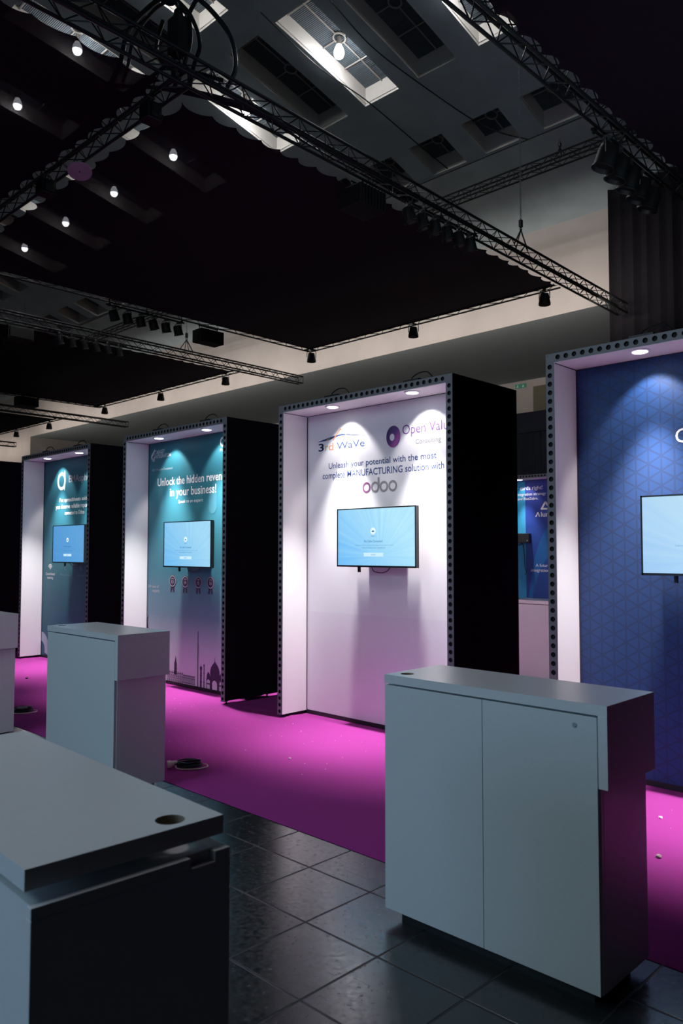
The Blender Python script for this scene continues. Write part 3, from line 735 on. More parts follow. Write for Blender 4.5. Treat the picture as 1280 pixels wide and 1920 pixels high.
# ------------------------------------------------------------------ televisions
S_MID = screen_mat('screen_mid', (.16, .48, .86), (.46, .78, .90), 1.1); S_T = screen_mat('screen_teal', (.15, .46, .80), (.36, .66, .85), 1.1)
S_E = screen_mat('screen_left', (.08, .30, .66), (.12, .38, .72)); S_R = screen_mat('screen_right', (.36, .60, .90), (.56, .80, .88))
def television(cx, y, cz, smat, label, wall_y, tilt=0.0, ui=True):
    t = thing('television', label, 'television', (cx, y, cz), 'wall screens in the booths')
    t.rotation_euler = (0, tilt, 0)
    w2, h2 = .452, .257; bz = .010
    b = MB()
    b.box(-w2, w2, 0, .035, -h2, h2)
    b.box(-w2, w2, -.006, 0, h2-bz, h2); b.box(-w2, w2, -.006, 0, -h2, -h2+bz*1.5); b.box(-w2, -w2+bz, -.006, 0, -h2, h2); b.box(w2-bz, w2, -.006, 0, -h2, h2)
    b.box(-w2+.015, w2-.015, .035, .05, -h2+.015, h2-.015); b.box(-w2+.05, w2-.05, .05, .075, -h2+.04, h2-.03); b.box(-.27, .27, .075, .125, -.20, .15)
    b.build('casing', M_TVB, t, world=False)
    b = MB(); b.add([(-w2+bz, -.001, -h2+bz*1.5), (w2-bz, -.001, -h2+bz*1.5), (w2-bz, -.001, h2-bz), (-w2+bz, -.001, h2-bz)], [(0, 1, 2, 3)])
    sc = b.build('screen', smat, t, world=False)
    b = MB(); b.box(-.18, .18, .125, wall_y-y, -.10, .08); b.box(-.278, -.258, .08, .10, -.305, -.05)
    b.build('wall_bracket', M_BLACKP, t, world=False)
    b = MB(); b.tube(smooth_path([(-.12, .08, -.2), (-.12, .10, -.275), (-.10, .12, -.30), (-.02, .13, -.305), (.05, .13, -.27), (.08, .10, -.2)]), .004, 6); b.build('cable', M_CORD, t, world=False)
    if ui:
        yy = -.0022
        b = MB(); b.disc(-.02, .055, .030, y=yy); b.build('source_icon', I_TVLIGHT, sc, world=False)
        b = MB(); b.poly([(-.036, .046), (-.004, .046), (-.008, .058), (-.032, .058)], yy-.0008); b.build('port_symbol', I_TVTXT, sc, world=False)
        lettering('HDMI 1', -.045, .006, .005, .010, I_TVTXT, sc, yy)
        lettering('No Cable Connected', -.125, .085, -.042, .019, I_TVTXT, sc, yy, .008)
        lettering('Confirm that the cable is connected and the settings of the source device are correct,', -.235, .21, -.072, .010, I_TVTXT, sc, yy, -.008, words=False)
        lettering('or Press Source button to select a connected source.', -.15, .12, -.096, .010, I_TVTXT, sc, yy, -.008, words=False)
        b = MB(); b.poly([(-.128, -.165), (.095, -.165), (.095, -.132), (-.128, -.132)], yy); b.build('source_button', I_TVBTN, sc, world=False)
        lettering('SOURCE', -.044, .010, -.155, .012, I_TVTXT, sc, yy-.0008)
    return t
WY = YFR+BD
television(-4.475, 5.0, 1.667, S_MID, 'flat screen with pale blue message on the white booth wall', WY)
television(-7.262, 5.0, 1.622, S_T, 'flat screen with pale blue message on the skyline booth wall', WY)
television(-10.03, 5.0, 1.641, S_E, 'deep blue flat screen on the teal booth with the pale ring logo', WY)
television(-1.704, 5.0, 1.652, S_R, 'large looking pale screen on the royal blue booth, cut off by the right edge', WY, 0.0)
t = thing('media_box', 'small black device box with a dangling cable on the distant blue booth', 'box', (-7.72, 12.33+BD-.075, 1.785))
MB().box(-.23, .23, -.02, .072, -.088, .088).build('housing', M_BLACKP, t, world=False, bevel=.008)
MB().lathe([(.014, 0), (.012, .006), (.004, .008)], 12, c=(.20, -.02, -.045), R=Matrix.Rotation(PI/2, 3, 'X')).build('indicator', M_GLINT, t, world=False)
b = MB(); b.tube(smooth_path([(-.1, .03, -.08), (.0, .04, -.13), (.06, .05, -.10), (.09, .05, -.30), (.10, .055, -.52), (.13, .055, -.62), (.10, .055, -.66)]), .007, 6); b.build('cable', M_CORD, t, world=False, smooth=True)

# ------------------------------------------------------------------ counters
def slab_with_hole(x0, x1, y0, y1, z0, z1, hx, hy, r, n=28):
    bm = bmesh.new()
    oc = [bm.verts.new((x, y, z1)) for x, y in ((x0, y0), (x1, y0), (x1, y1), (x0, y1))]
    ic = [bm.verts.new((hx+r*math.cos(2*PI*i/n), hy+r*math.sin(2*PI*i/n), z1)) for i in range(n)]
    ed = [bm.edges.new((oc[i], oc[(i+1) % 4])) for i in range(4)]+[bm.edges.new((ic[i], ic[(i+1) % n])) for i in range(n)]
    bmesh.ops.triangle_fill(bm, use_beauty=True, use_dissolve=False, edges=ed)
    for f in bm.faces:
        if f.normal.z < 0: f.normal_flip()
    top = list(bm.faces)
    vs = [tuple(v.co) for v in bm.verts]; bm.verts.index_update(); fs = [tuple(v.index for v in f.verts) for f in top]
    bm.free()
    b = MB(); N = len(vs)
    allv = vs+[(v[0], v[1], z0) for v in vs]
    b.add(allv, fs+[tuple(i+N for i in reversed(f)) for f in fs]+[(i+N, (i+1) % 4+N, (i+1) % 4, i) for i in range(4)], 0)
    b.add(allv, [(4+i, 4+(i+1) % n, 4+(i+1) % n+N, 4+i+N) for i in range(n)], 1)
    return b
def counter(loc, rz, label, cw=1.0, dp=.375, shift=0.0, ztop=1.025, notch=False, lock=True, doors=2, hole=(.065, .072), gap=.007):
    t = thing('display_counter', label, 'counter', loc, 'white display counters along the tiled aisle', rz)
    zb = .052; zs = ztop-.036; zbody = zs-gap; wb = cw-.036
    x_l = -shift
    b = MB(); b.box(x_l+.018, wb, .019, dp-.004, zb, zbody)
    b.build('carcass', M_LAM, t, world=False)
    if notch:
        b = MB(); b.box(x_l, x_l+.018, 0, dp, zb, zbody-.02); b.box(x_l, x_l+.018, 0, .035, zbody-.02, zbody); b.box(x_l, x_l+.018, .09, dp, zbody-.02, zbody)
    else:
        b = MB(); b.box(x_l, x_l+.018, 0.019, dp-.002, zb, zbody)
    b.build('end_panel', M_LAM, t, world=False, bevel=.0012)
    MB().box(wb-.002, wb+.001, .035, dp-.012, zb+.002, zbody).build('end_panel', M_LAM, t, world=False)
    mid = wb*.5+.012 if doors == 2 else wb-.003
    xd0 = x_l+(.019 if notch else 0)
    dl = MB().box(xd0, mid-.0012, 0, .018, zb, zbody-.001).build('door', M_LAMD, t, world=False, bevel=.001)
    if doors == 2:
        b = MB(); b.box(mid+.0012, wb-.003, 0, .018, zb, zbody-.001)
        dr = b.build('door', M_LAMD, t, world=False, bevel=.001)
    if lock:
        b = MB(); b.lathe([(.009, 0), (.009, .0015), (.007, .002)], 16, c=(wb-.085, 0, .945), R=Matrix.Rotation(PI/2, 3, 'X')); b.build('lock', mat('lock_grey', (.30, .33, .34), .5), dr, world=False)
    tp = slab_with_hole(0, cw, -.003, dp, zs, ztop, hole[0], hole[1], .029).build('counter_top', [M_LAM, M_CHIP], t, world=False)
    MB().box(cw-.034, cw, -.003, dp, ztop-.282, zs).build('drop_plate', M_LAM, t, world=False, bevel=.0008)
    MB().box(.05, wb-.05, .05, dp-.05, 0, zb).build('plinth', M_BLACKP, t, world=False)
    return t
counter((-2.222, 2.545, 0), 0, 'white counter with two flat doors in front of the white booth, at the right', 0.997, .382)
counter((-5.345, 2.525, 0), math.radians(.8), 'white counter in the middle distance in front of the skyline booth', .935, .378, lock=False, doors=1)
counter((-7.52, 2.44, 0), 0, 'white counter cut off by the left edge beside the second coiled cable', 1.0, .382, lock=False)
counter((-1.277, .970, 0), math.radians(180-2.1), 'nearest white counter filling the lower left corner, seen from above', 1.0, .392, shift=.028, notch=True, lock=False, hole=(.047, .09), gap=.018)
counter((-4.68, 7.42, 0), 0, 'pink tinted cabinet standing behind the gap beside the blue booth', 1.0, .38)

# ------------------------------------------------------------------ cables and litter on the carpet
def coil(loc, rz, label, flip=False):
    t = thing('cable_coil', label, 'cable', loc, 'coiled extension leads on the carpet', rz)
    b = MB(); rnd = random.Random(3)
    for i in range(8):
        a, c = .076+rnd.uniform(-.022, .020), .040+rnd.uniform(-.014, .010); zz = .010+.0045*i
        ox, oy = rnd.uniform(-.012, .016), rnd.uniform(-.010, .010); tx, ty = rnd.uniform(-.14, .14), rnd.uniform(.0, .30)
        pts = []
        for j in range(28):
            u, v = a*math.cos(2*PI*j/28), c*math.sin(2*PI*j/28)
            pts.append((ox+u, oy+v, max(.006, zz+tx*u+ty*v+.006)))
        b.tube(pts, .0046, 6, closed=True)
    b.build('cord', M_CORD, t, world=False, smooth=True)
    b = MB(); b.tube(smooth_path([(-.095, .0, .03), (-.075, -.045, .010), (.0, -.062, .008), (.08, -.050, .008), (.132, -.008, .012), (.115, .034, .016), (.06, .045, .02), (-.04, .045, .024), (-.08, .02, .03)], 6), .0045, 6)
    b.build('white_cord', M_WOOL, t, world=False, smooth=True)
    R = Matrix.Rotation(math.radians(-100), 3, 'Y') @ Matrix.Rotation(0.3, 3, 'X')
    b = MB(); b.lathe([(.006, -.05), (.012, -.035), (.016, -.02), (.019, .0), (.026, .012), (.027, .030), (.024, .034), (.022, .030), (.0215, .012)], 20, c=(-.118, -.005, .034), R=R)
    b.build('plug', M_WOOL, t, world=False, smooth=True)
    return t
c1 = coil((-4.715, 3.285, .008), math.radians(46), 'coiled black and cream cable with a round plug near the middle counter')
c2 = copy_tree(c1); c2.location = (-7.43, 3.275, .008); c2.rotation_euler = (0, 0, math.radians(56))
c2['label'] = 'coiled cable with grey socket lying beside the counter at the left edge'
MB().lathe([(.020, -.045), (.024, -.04), (.024, .04), (.018, .05)], 14, c=(-.005, 0, .036), R=Matrix.Rotation(math.radians(90), 3, 'Y')).build('socket', mat('grey_socket', (.22, .22, .23), .5), c2, world=False, smooth=True)
def scrap(name, loc, r, m, label, seed):
    rnd = random.Random(seed); bm = bmesh.new(); bmesh.ops.create_icosphere(bm, subdivisions=2, radius=r)
    for v in bm.verts: v.co *= rnd.uniform(.65, 1.15); v.co.z = v.co.z*.55+r*.45
    b = MB(); bm.verts.index_update(); b.add([tuple(v.co) for v in bm.verts], [tuple(v.index for v in f.verts) for f in bm.faces]); bm.free()
    o = b.build(name, m, loc=None); o.location = loc
    return tag(o, label, 'litter')
scrap('crumpled_scrap', (-1.665, 3.996, .008), .016, mat('taupe_scrap', (.35, .26, .27), .8), 'crumpled brownish scrap on the carpet right of the big counter', 1)
scrap('paper_scrap', (-1.893, 4.584, .008), .012, M_PAPER, 'white paper scrap on the carpet below the blue booth', 2)
scrap('dark_scrap', (-9.359, 4.168, .008), .018, M_DIRT, 'small dark scrap on the carpet before the left teal booth', 3)
scrap('paper_scrap', (-4.386, 3.951, .008), .010, M_PAPER, 'white paper scrap on the carpet left of the big counter', 4)
b = MB(); rnd = random.Random(11)
for i in range(130):
    x, y = rnd.uniform(-9, -1.2), 4.78-abs(rnd.gauss(0, .55)); s = rnd.uniform(.0015, .005)
    if y < 3.1: continue
    b.add([(x-s, y, .009), (x+s, y-s*.3, .011), (x+s*.4, y+s, .012), (x, y, .010+s)], [(0, 1, 2), (0, 1, 3), (1, 2, 3), (2, 0, 3)])
o = b.build('carpet_lint', M_PAPER); tag(o, 'fine white specks of lint scattered on the magenta carpet', 'lint', kind='stuff')

# ------------------------------------------------------------------ trusses
ZTT, ZTB = 7.90, 7.66
def lerp(a, b, t): return tuple(a[i]+(b[i]-a[i])*t for i in range(3))
def box_truss(p0, p1, label, wd=.255, zt=ZTT, zb=ZTB):
    d = Vector((p1[0]-p0[0], p1[1]-p0[1], 0)); L = d.length; d.normalize(); n = Vector((-d.y, d.x, 0))*wd/2
    t = thing('box_truss', label, 'truss', (p0[0], p0[1], zb), 'black lighting trusses under the hall ceiling')
    cs = []
    for sn in (-1, 1):
        for z in (zb, zt):
            a = Vector((p0[0], p0[1], z))+n*sn; b = Vector((p1[0], p1[1], z))+n*sn; cs.append((a, b))
            MB().tube([a, b], .025, 8).build('chord', M_TRUSS, t, smooth=True)
    k = max(2, int(L/.27)); m = MB()
    for (i, j, ph) in ((0, 1, 0), (2, 3, 0), (0, 2, 1), (1, 3, 1)):
        for q in range(k):
            A, B = (cs[i], cs[j]) if (q+ph) % 2 == 0 else (cs[j], cs[i])
            m.tube([A[0].lerp(A[1], q/k), B[0].lerp(B[1], (q+1)/k)], .0095, 5, cap=False)
    m.build('lattice', M_TRUSS, t, smooth=True)
    for e in (0, 1):
        f = MB()
        for i, j in ((0, 1), (2, 3), (0, 2), (1, 3)): f.tube([cs[i][e], cs[j][e]], .012, 5)
        f.build('end_frame', M_TRUSS, t)
    return t
def ladder_truss(p0, p1, label, wd=.28, side=1, z=ZTB):
    d = Vector((p1[0]-p0[0], p1[1]-p0[1], 0)); L = d.length; d.normalize(); n = Vector((-d.y, d.x, 0))*wd*side
    t = thing('ladder_truss', label, 'truss', (p0[0], p0[1], z), 'flat ladder trusses edging the black cloths')
    a0, a1 = Vector((p0[0], p0[1], z)), Vector((p1[0], p1[1], z))
    for off in (Vector(), n): MB().tube([a0+off, a1+off], .022, 8).build('chord', M_TRUSS, t, smooth=True)
    m = MB(); k = int(L/.62)
    for q in range(k):
        A = a0.lerp(a1, q/k); B = a0.lerp(a1, (q+.5)/k)+n; Cc = a0.lerp(a1, (q+1)/k); 
        m.tube([A, B], .010, 5); m.tube([B, Cc], .010, 5)
    m.build('lattice', M_TRUSS, t)
    return t
XA = lambda y: -8.31-.0285*(y-5.4)
box_truss((XA(-2), -2), (XA(19.3), 19.3), 'long box truss crossing the picture from top left to the curtain')
box_truss((-26, 5.64), (-8.45, 5.64), 'box truss running left from the cable bundle at the top')
box_truss((-4.9, -2), (-4.93, 18.5), 'box truss at the top right bordering the right hand cloth')
box_truss((-40, 17.8), (-5.5, 17.75), 'far box truss hanging close under the ceiling along the hall', .24, 11.62, 11.38)
box_truss((-20.62, 2), (-20.86, 19.25), 'box truss at left carrying the row of small spots, ending over the fascia')
box_truss((-34.0, 8), (-34.4, 20.1), 'distant box truss ending above the left teal booth')
box_truss((-45.4, 9), (-45.75, 19.4), 'farthest box truss stub at the left edge')
ladder_truss((-17.3, 16.08), (-8.85, 16.06), 'ladder truss along the far edge of the big black cloth', side=1)
ladder_truss((-17.02, 5.7), (-17.02, 16.35), 'ladder truss along the left edge of the big black cloth', side=1)
ladder_truss((-30.6, 16.25), (-21.0, 16.25), 'ladder truss at the far edge of the second black cloth', side=1)
ladder_truss((-30.3, 5.7), (-30.3, 16.5), 'ladder truss at the left edge of the second black cloth', side=1)
ladder_truss((-45.6, 16.5), (-34.4, 16.5), 'ladder truss at the far edge of the third black cloth', side=1)

# black gauze cloths stretched under the trusses, scalloped between their ties
def cloth(x0, x1, y0, y1, label, scal, z=7.625, pitch=.46, dep=.09):
    cs = [(x0, y0), (x1, y0), (x1, y1), (x0, y1)]; pts = []; rnd = random.Random(int(abs(x0)*10))
    for i in range(4):
        a, b = Vector(cs[i]), Vector(cs[(i+1) % 4]); L = (b-a).length; d = (b-a)/L; n = Vector((-d.y, d.x))
        if not scal[i]: pts.append(tuple(a)); continue
        s = 0.0
        while s < L-.05:
            w_ = min(pitch*rnd.uniform(.75, 1.25), L-s); dd = dep*rnd.uniform(.6, 1.3)*min(1, w_/.3)
            for j in range(8):
                u = j/8; p = a+d*(s+w_*u)+n*dd*(1-abs(2*u-1)**2.2); pts.append((p.x, p.y))
            s += w_
    b = MB(); b.add([(x, y, z) for x, y in pts], [tuple(range(len(pts)))])
    o = b.build('ceiling_cloth', M_CLOTH); tag(o, label, 'cloth', 'black cloths stretched under the hall ceiling'); return o
cloth(-16.98, -8.74, 5.86, 16.07, 'big black cloth stretched overhead behind the white booth row', (1, 1, 0, 0))
cloth(-16.98, -8.50, -3.5, 5.46, 'black cloth overhead in the top left corner', (0, 1, 1, 0))
cloth(-30.2, -20.92, 5.8, 16.24, 'black cloth overhead at left with the small spots before it', (0, 1, 0, 0))
cloth(-45.2, -34.5, 8.5, 16.5, 'farthest black cloth overhead at the left edge', (0, 0, 0, 0))
cloth(-4.74, 3.5, -3.5, 18.0, 'black cloth overhead in the top right corner', (0, 0, 0, 1))

# ------------------------------------------------------------------ lamps above
def pendant(x, y, label):
    z = vz(y)
    t = thing('pendant_lamp', label, 'lamp', (x, y, z), 'bare hall lamps in the ceiling coffers')
    b = MB(); b.lathe([(.055, DEEP-.02), (.06, DEEP-.12), (.075, DEEP-.18), (.07, DEEP-.22)], 18); b.build('lamp_holder', M_BAR, t, world=False, smooth=True)
    b = MB(); z0 = DEEP-.22
    b.lathe([(.06, z0), (.10, z0-.08), (.125, z0-.17), (.124, z0-.20)], 20); b.build('bulb', M_LAMP, t, world=False, smooth=True)
    b = MB(); b.lathe([(.1235, z0-.20), (.116, z0-.245), (.085, z0-.30), (.055, z0-.32), (.02, z0-.328)], 20); b.build('bulb_tip', M_LAMPTIP, t, world=False, smooth=True)
for x, y, l in [(-12.72, 12.95, 'glowing bulb in the open coffer at the top centre'), (-16.2, 12.95, 'glowing bulb seen through the lattice of the long truss'),
                (-19.72, 12.95, 'lamp glowing through the big black cloth, nearest to the truss'), (-23.2, 12.95, 'lamp glowing through the big black cloth, second from the long truss'),
                (-26.62, 12.95, 'lamp glowing through the big black cloth, third from the long truss'), (-30.05, 12.95, 'faint lamp glowing through the cloth, lowest of the row'),
                (-18.15, 9.05, 'brightest lamp glowing through the top left cloth'), (-21.68, 9.05, 'lamp glowing through the top left cloth near the left edge'),
                (-14.5, 9.05, 'lamp above the cable bundle hidden by the truss'), (-9.24, 12.95, 'lamp lighting the coffer beside the top right truss')]:
    pendant(x, y, l)

# ------------------------------------------------------------------ fixtures hanging from the trusses
def can_light(s=1.0):
    b = MB(); b.lathe([(.095*s, 0), (.10*s, -.03*s), (.118*s, -.12*s), (.138*s, -.22*s), (.135*s, -.26*s), (.12*s, -.262*s), (.10*s, -.25*s)], 20, c=(0, 0, -.10*s))
    y = MB(); y.tube([(-.135*s, 0, -.22*s), (-.135*s, 0, -.05*s), (-.07*s, 0, 0), (.07*s, 0, 0), (.135*s, 0, -.05*s), (.135*s, 0, -.22*s)], .011*s, 6)
    c = MB(); c.box(-.03*s, .03*s, -.025*s, .025*s, -.012*s, .05*s)
    return b, y, c
hang_proto = thing('hanging_spotlight', 'x', 'spotlight', (0, 0, 0), 'black can spotlights under the ladder trusses')
for nm, q in zip(('body', 'yoke', 'clamp'), can_light()): q.build(nm, M_FIX, hang_proto, world=False, smooth=(nm == 'body'))
hl = [(-9.1, 16.06, 'black can spotlight under the truss crossing at right, nearest the curtain'), (-13.0, 16.07, 'black can spotlight under the middle of the far ladder truss'), (-16.95, 16.08, 'black can spotlight at the left corner of the big cloth'),
      (-21.4, 16.25, 'black can spotlight at the right end of the second ladder truss'), (-25.4, 16.25, 'black can spotlight in the middle of the second ladder truss'), (-29.6, 16.25, 'black can spotlight at the left end of the second ladder truss'),
      (-35.2, 16.5, 'black can spotlight at the right end of the farthest ladder truss'), (-38.8, 16.5, 'black can spotlight at far left on the farthest ladder truss')]
for i, (x, y, l) in enumerate(hl):
    q = hang_proto if i == 0 else copy_tree(hang_proto)
    q.location = (x, y, 7.60); q['label'] = l; q.rotation_euler = (0, 0, i*.5)
# par cans: short cans on a yoke, tilted outward
par_proto = thing('par_light', 'x', 'spotlight', (0, 0, 0), 'par lights hung in rows')
def par_parts():
    R = Matrix.Rotation(math.radians(18), 3, 'X')
    b = MB(); b.lathe([(.06, .12), (.095, .10), (.11, .05), (.115, -.12), (.128, -.13), (.128, -.15), (.11, -.152), (.095, -.11)], 20, c=(0, 0, -.16), R=R)
    y = MB(); y.tube([(-.125, 0, -.17), (-.125, 0, -.06), (-.08, 0, -.005), (.08, 0, -.005), (.125, 0, -.06), (.125, 0, -.17)], .010, 6)
    c = MB(); c.box(-.025, .025, -.03, .03, -.012, .06); c.box(-.012, .012, -.05, .05, .02, .05)
    return b, y, c
for nm, q in zip(('body', 'yoke', 'clamp'), par_parts()): q.build(nm, M_FIX if nm != 'clamp' else mat('dull_steel', (.2, .21, .22), .4, metal=.8), par_proto, world=False, smooth=(nm == 'body'))
ORD = ['first', 'second', 'third', 'fourth', 'fifth', 'sixth']
pars = []
for i in range(6): pars.append((-17.0, 9.53+.366*i, 7.43, '%s par light from the left on the bar beside the big cloth' % ORD[i], 0.2, 1.0))
for i in range(6): pars.append((-20.62, 9.90+.365*i, 7.58, '%s par light from the left under the left box truss' % ORD[i], 0.4, 1.0))
for i in range(6): pars.append((-8.45, 10.33+.365*i, 7.55, '%s dark par light from the top under the long truss' % ORD[i], -0.3, 1.0))
for i in range(5): pars.append((-4.98-.03*i, 10.62+.45*i, 7.50, '%s par light from the top under the right hand truss' % ORD[i], 1.9, 1.35))
for i, (x, y, z, l, rz, s) in enumerate(pars):
    q = par_proto if i == 0 else copy_tree(par_proto)
    q.location = (x, y, z); q.rotation_euler = (0, 0, rz+((i*37) % 10-5)*.05); q.scale = (s, s, s); q['label'] = l
def light_bar(x, y0, y1, z, zt, label):
    t = thing('lighting_bar', label, 'bar', (x, (y0+y1)/2, z), 'steel tubes carrying par lights')
    MB().tube([(x, y0, z), (x, y1, z)], .024, 8).build('tube', M_TRUSS, t, smooth=True)
    for y in (y0+.08, (y0+y1)/2, y1-.08):
        b = MB(); b.tube([(x, y, z), (x, y, zt)], .014, 6); b.box(x-.03, x+.03, y-.025, y+.025, z-.03, z+.04); b.build('hanger', M_TRUSS, t)
light_bar(-17.0, 9.33, 11.55, 7.48, 7.65, 'steel tube with six par lights hanging beside the big black cloth')
light_bar(-20.62, 9.6, 12.0, 7.62, 7.68, 'steel tube with six par lights under the left box truss')
light_bar(-8.45, 10.1, 12.4, 7.60, 7.68, 'steel tube with dark par lights under the long truss')
light_bar(-5.05, 10.3, 12.8, 7.58, 7.68, 'steel tube with par lights under the right hand truss')
def flood(x, y, z, label, w=.62, h=.34, d=.42, ribs=False, rz=0.0):
    t = thing('flood_box', label, 'floodlight', (x, y, z), 'black box floodlights hung from the trusses', rz)
    b = MB(); b.box(-d/2, d/2, -w/2, w/2, -h/2, h/2)
    if ribs:
        for i in range(8): b.box(d/2, d/2+.025, -w/2+.04+i*(w-.1)/7, -w/2+.055+i*(w-.1)/7, -h/2, h/2)
    else:
        b.box(d/2, d/2+.03, -w/2+.04, w/2-.04, -h/2+.03, h/2-.03); b.box(-.05, .10, w/2, w/2+.03, -h/2+.02, 0)
    b.build('housing', M_FIX, t, world=False, bevel=.012)
    b = MB()
    zt = 7.655-z
    for s in (-1, 1): b.tube([(0, s*(w/2-.08), h/2-.01), (0, s*(w/2-.08), h/2+.10)], .013, 6)
    b.tube([(0, -w/2+.05, h/2+.10), (0, w/2-.05, h/2+.10)], .016, 6); b.tube([(0, 0, h/2+.1), (0, 0, max(zt, h/2+.12))], .016, 6)
    b.build('hanging_frame', M_FIX, t, world=False)
flood(-17.15, 12.43, 7.30, 'black box floodlight hanging by the left edge of the big cloth', .74, .34)
flood(-29.6, 12.95, 7.28, 'black box floodlight over the distant truss at the left', .8, .34)
flood(-20.62, 8.75, 7.32, 'black box floodlight under the left truss near the picture edge', .7, .34)
flood(-8.547, 9.25, 7.28, 'ribbed black box floodlight under the long truss', .62, .32, .5, True)
flood(-8.95, 5.5125, 7.40, 'small black floodlight under the truss crossing below the cable bundle', .22, .24, .22)
flood(-12.05, 5.5125, 7.40, 'small black floodlight left of the pink disc', .24, .24, .24)
# round pinkish disc
t = thing('hanging_disc', 'round pinkish disc hanging under the truss at upper left', 'disc', (-11.32, 5.72, 7.50))
R = Matrix.Rotation(math.radians(22), 3, Vector((-.45, -.89, 0)))
b = MB(); b.lathe([(.06, .03), (.16, .022), (.185, .008), (.188, -.004), (.18, -.012), (.10, -.014), (.097, -.011), (.09, -.014), (.012, -.016)], 36, R=R); b.build('shell', M_DISC, t, world=False, smooth=True)
MB().lathe([(.012, -.016), (.010, -.022), (.004, -.024)], 12, R=R).build('centre_screw', M_BLACKP, t, world=False)
MB().tube([(0, -.05, .02), (0, -.05, .16)], .012, 6).build('stem', M_FIX, t, world=False)

# hoist chains
def chain_mesh(z0, z1, link=.075):
    b = MB(); n = int((z1-z0)/(link*.72))
    for i in range(n):
        zc = z0+link*.72*(i+.5); pts = []
        for j in range(8):
            a = 2*PI*j/8; u, v = .017*math.cos(a), .036*math.sin(a)
            pts.append((u, 0, zc+v) if i % 2 else (0, u, zc+v))
        b.tube(pts, .0065, 4, closed=True)
    return b
M_CHAIN = mat('chain_steel', (.28, .29, .30), .35, metal=.9)
def hoist(x, y, label, z0=7.92, z1=None, bridle=.26, s=1.0):
    z1 = z1 or vz(y)
    t = thing('hoist_chain', label, 'chain', (x, y, z0), 'chains carrying the trusses')
    b = chain_mesh(.55*s, z1-z0); b.build('chain', M_CHAIN, t, world=False, smooth=True)
    b = MB(); b.box(-.03, .03, -.035, .035, .42*s, .57*s); b.tube([(0, .03*math.cos(a*PI/6), .38*s+.045*s*math.sin(a*PI/6)) for a in range(12)], .012, 5, closed=True)
    b.build('hook', M_FIX, t, world=False)
    b = MB()
    for sx in (-1, 1):
        b.tube([(0, 0, .36*s), (0, bridle*sx, -.01)], .016, 6); b.tube([(0, 0, .36*s), (.12*sx, 0, 0)], .012, 6)
    b.build('bridle', M_FIX, t, world=False)
hoist(-8.55, 14.15, 'long hoist chain with shackle at the end of the long truss')
hoist(-9.6, 17.8, 'short hoist on the far ceiling truss between the two long trusses', z0=11.62, bridle=.1, s=.55)
hoist(-20.75, 14.2, 'hoist chain on the left truss below the black floodlight')
hoist(-34.2, 14.8, 'hoist chain on the distant left truss')
hoist(-30.3, 17.8, 'short hoist on the far ceiling truss behind the six par lights', z0=11.62, bridle=.1, s=.55)

# cable bundle over the truss crossing
t = thing('cable_bundle', 'tangle of thick black cables looping above the truss crossing at the top', 'cables', (-8.75, 5.8, 7.9))
def loop(pts, r, m=M_CORD, nm='cable_loop'): MB().tube(smooth_path(pts, 8), r, 7).build(nm, m, t, world=False, smooth=True)
M_CABLE = mat('black_cable', (.016, .018, .022), .32)
loop([(-.25, .15, 2.6), (-.30, .15, 1.6), (-.12, .05, 1.15), (.08, .1, .9), (.10, .12, .5), (.0, 0, -.05)], .030, M_CABLE)
loop([(-.05, .1, 2.6), (-.08, .1, 1.5), (.10, .1, 1.55), (.22, .2, 1.30), (.14, .1, .95), (-.02, .05, .75), (-.1, 0, .3), (-.05, 0, -.05)], .030, M_CABLE)
loop([(-.10, .1, 1.35), (-.42, -.1, 1.25), (-.68, -.35, .85), (-.72, -.45, .35), (-.7, -.6, .0)], .034, M_CABLE)
loop([(-.08, .1, 1.28), (-.38, -.1, 1.15), (-.60, -.30, .75), (-.60, -.4, .3), (-.55, -.5, .0)], .026, M_CABLE)
loop([(.05, .1, 1.3), (.28, .35, 1.0), (.44, .55, .65), (.42, .65, .28), (.30, .6, .02)], .034, M_CABLE)
loop([(.0, .0, 1.1), (.16, .1, .85), (.22, .2, .5), (.08, .2, .25), (.0, .2, .0)], .028, M_CABLE)
loop([(-.3, -.05, .95), (-.38, -.1, .55), (-.2, 0, .25), (.1, .2, .15), (.35, .5, .06)], .030, M_CABLE)
loop([(-.3, .0, 2.6), (-.52, -.1, 1.9), (-.40, -.05, 1.35), (-.15, .05, 1.2), (.05, .1, 1.6), (.02, .1, 2.6)], .030, M_CABLE)
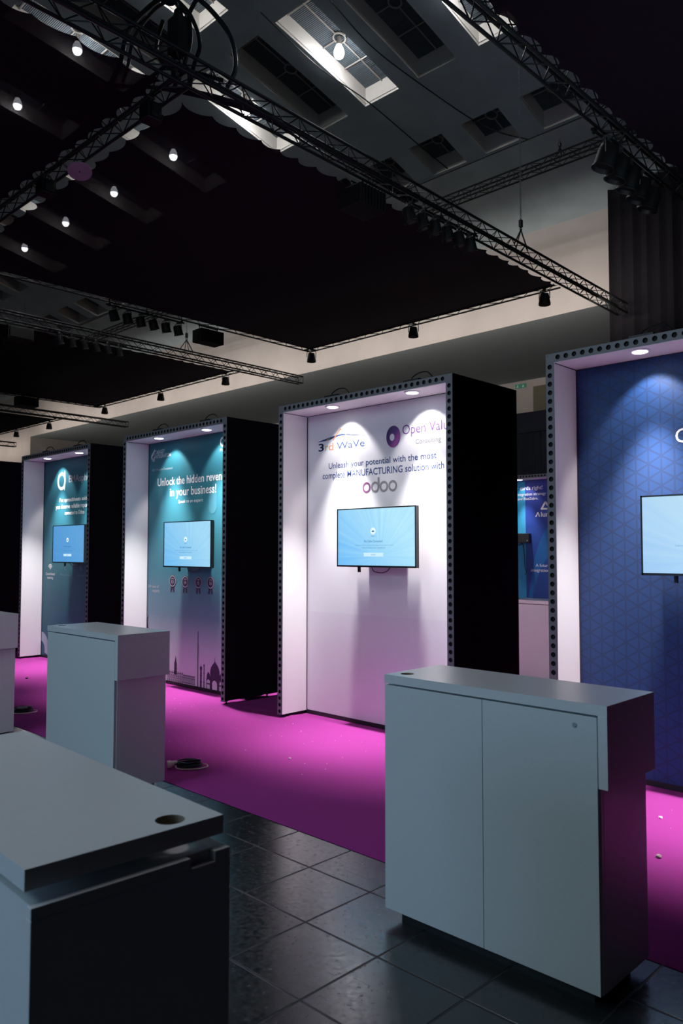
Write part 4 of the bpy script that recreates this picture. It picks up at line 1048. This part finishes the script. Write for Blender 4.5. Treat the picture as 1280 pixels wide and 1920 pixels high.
for i in range(5): loop([(-.9-.05*i, -.9, -.02-.03*(i % 2)), (-.2+.03*i, .1, -.04), (.18+.03*i, 1.2, -.06), (.1+.03*i, 2.6, -.06-.02*(i % 3)), (.05+.02*i, 5.0, -.08)], .014, M_CABLE, 'cable_run')
chain_mesh(.9, 3.2, .12).build('chain', M_CHAIN, t, world=False, smooth=True)
b = MB(); b.box(-.12, .12, -.10, .10, .35, .85); b.lathe([(.07, .85), (.06, .95), (.03, 1.0)], 12); b.build('hoist_motor', M_FIX, t, world=False, bevel=.02)
# thin cables on the ceiling
def ceiling_cable(pts, label, r=.016):
    b = MB(); b.tube(smooth_path(pts, 8), r, 6); o = b.build('ceiling_cable', M_CORD, smooth=True); tag(o, label, 'cable')
V = lambda x, y, d=.03: (x, y, vz(y)-d)
ceiling_cable([V(-11.7, 11.0), V(-11.78, 11.9), V(-11.85, 13.15), V(-11.62, 14.5), V(-11.15, 16.15, .05), V(-10.75, 16.8, .1), V(-10.3, 17.42)], 'thin cable crossing the ceiling right of the glowing bulb')
ceiling_cable([V(-13.3, 11.0), V(-13.36, 12.9), V(-13.1, 14.3), V(-12.92, 16.1), V(-12.75, 17.3)], 'thin cable crossing the ceiling left of the glowing bulb')
ceiling_cable([V(-16.5, 17.44), V(-12, 17.43), V(-8, 17.44), V(-4, 17.44)], 'cable running along the crease below the small coffers')
ceiling_cable([V(-37.0, 17.44), V(-31, 17.44), V(-24, 17.44)], 'cable running along the crease at the far left', .02)

# exit sign on the far wall
t = thing('exit_sign', 'small green escape sign on the far wall above the pleated partition', 'sign', (-16.72, YB-.03, 8.22))
MB().box(-.24, .24, -.02, .03, -.085, .085).build('sign_box', mat('sign_green', (.05, .16, .11), .5, emit=(.03, .10, .07), es=.5), t, world=False)
b = MB(); y = -.0215
b.disc(-.13, .045, .016, y=y); stroke(b, -.13, .03, -.14, -.02, .025, y); stroke(b, -.14, -.02, -.17, -.06, .016, y); stroke(b, -.14, -.02, -.10, -.055, .016, y); stroke(b, -.13, .02, -.09, .0, .014, y)
b.poly([(.08, -.05), (.16, -.05), (.12, .05)], y)
b.build('pictogram', mat('sign_pale', (.4, .6, .5), .5, emit=(.25, .4, .33), es=.4), t, world=False)
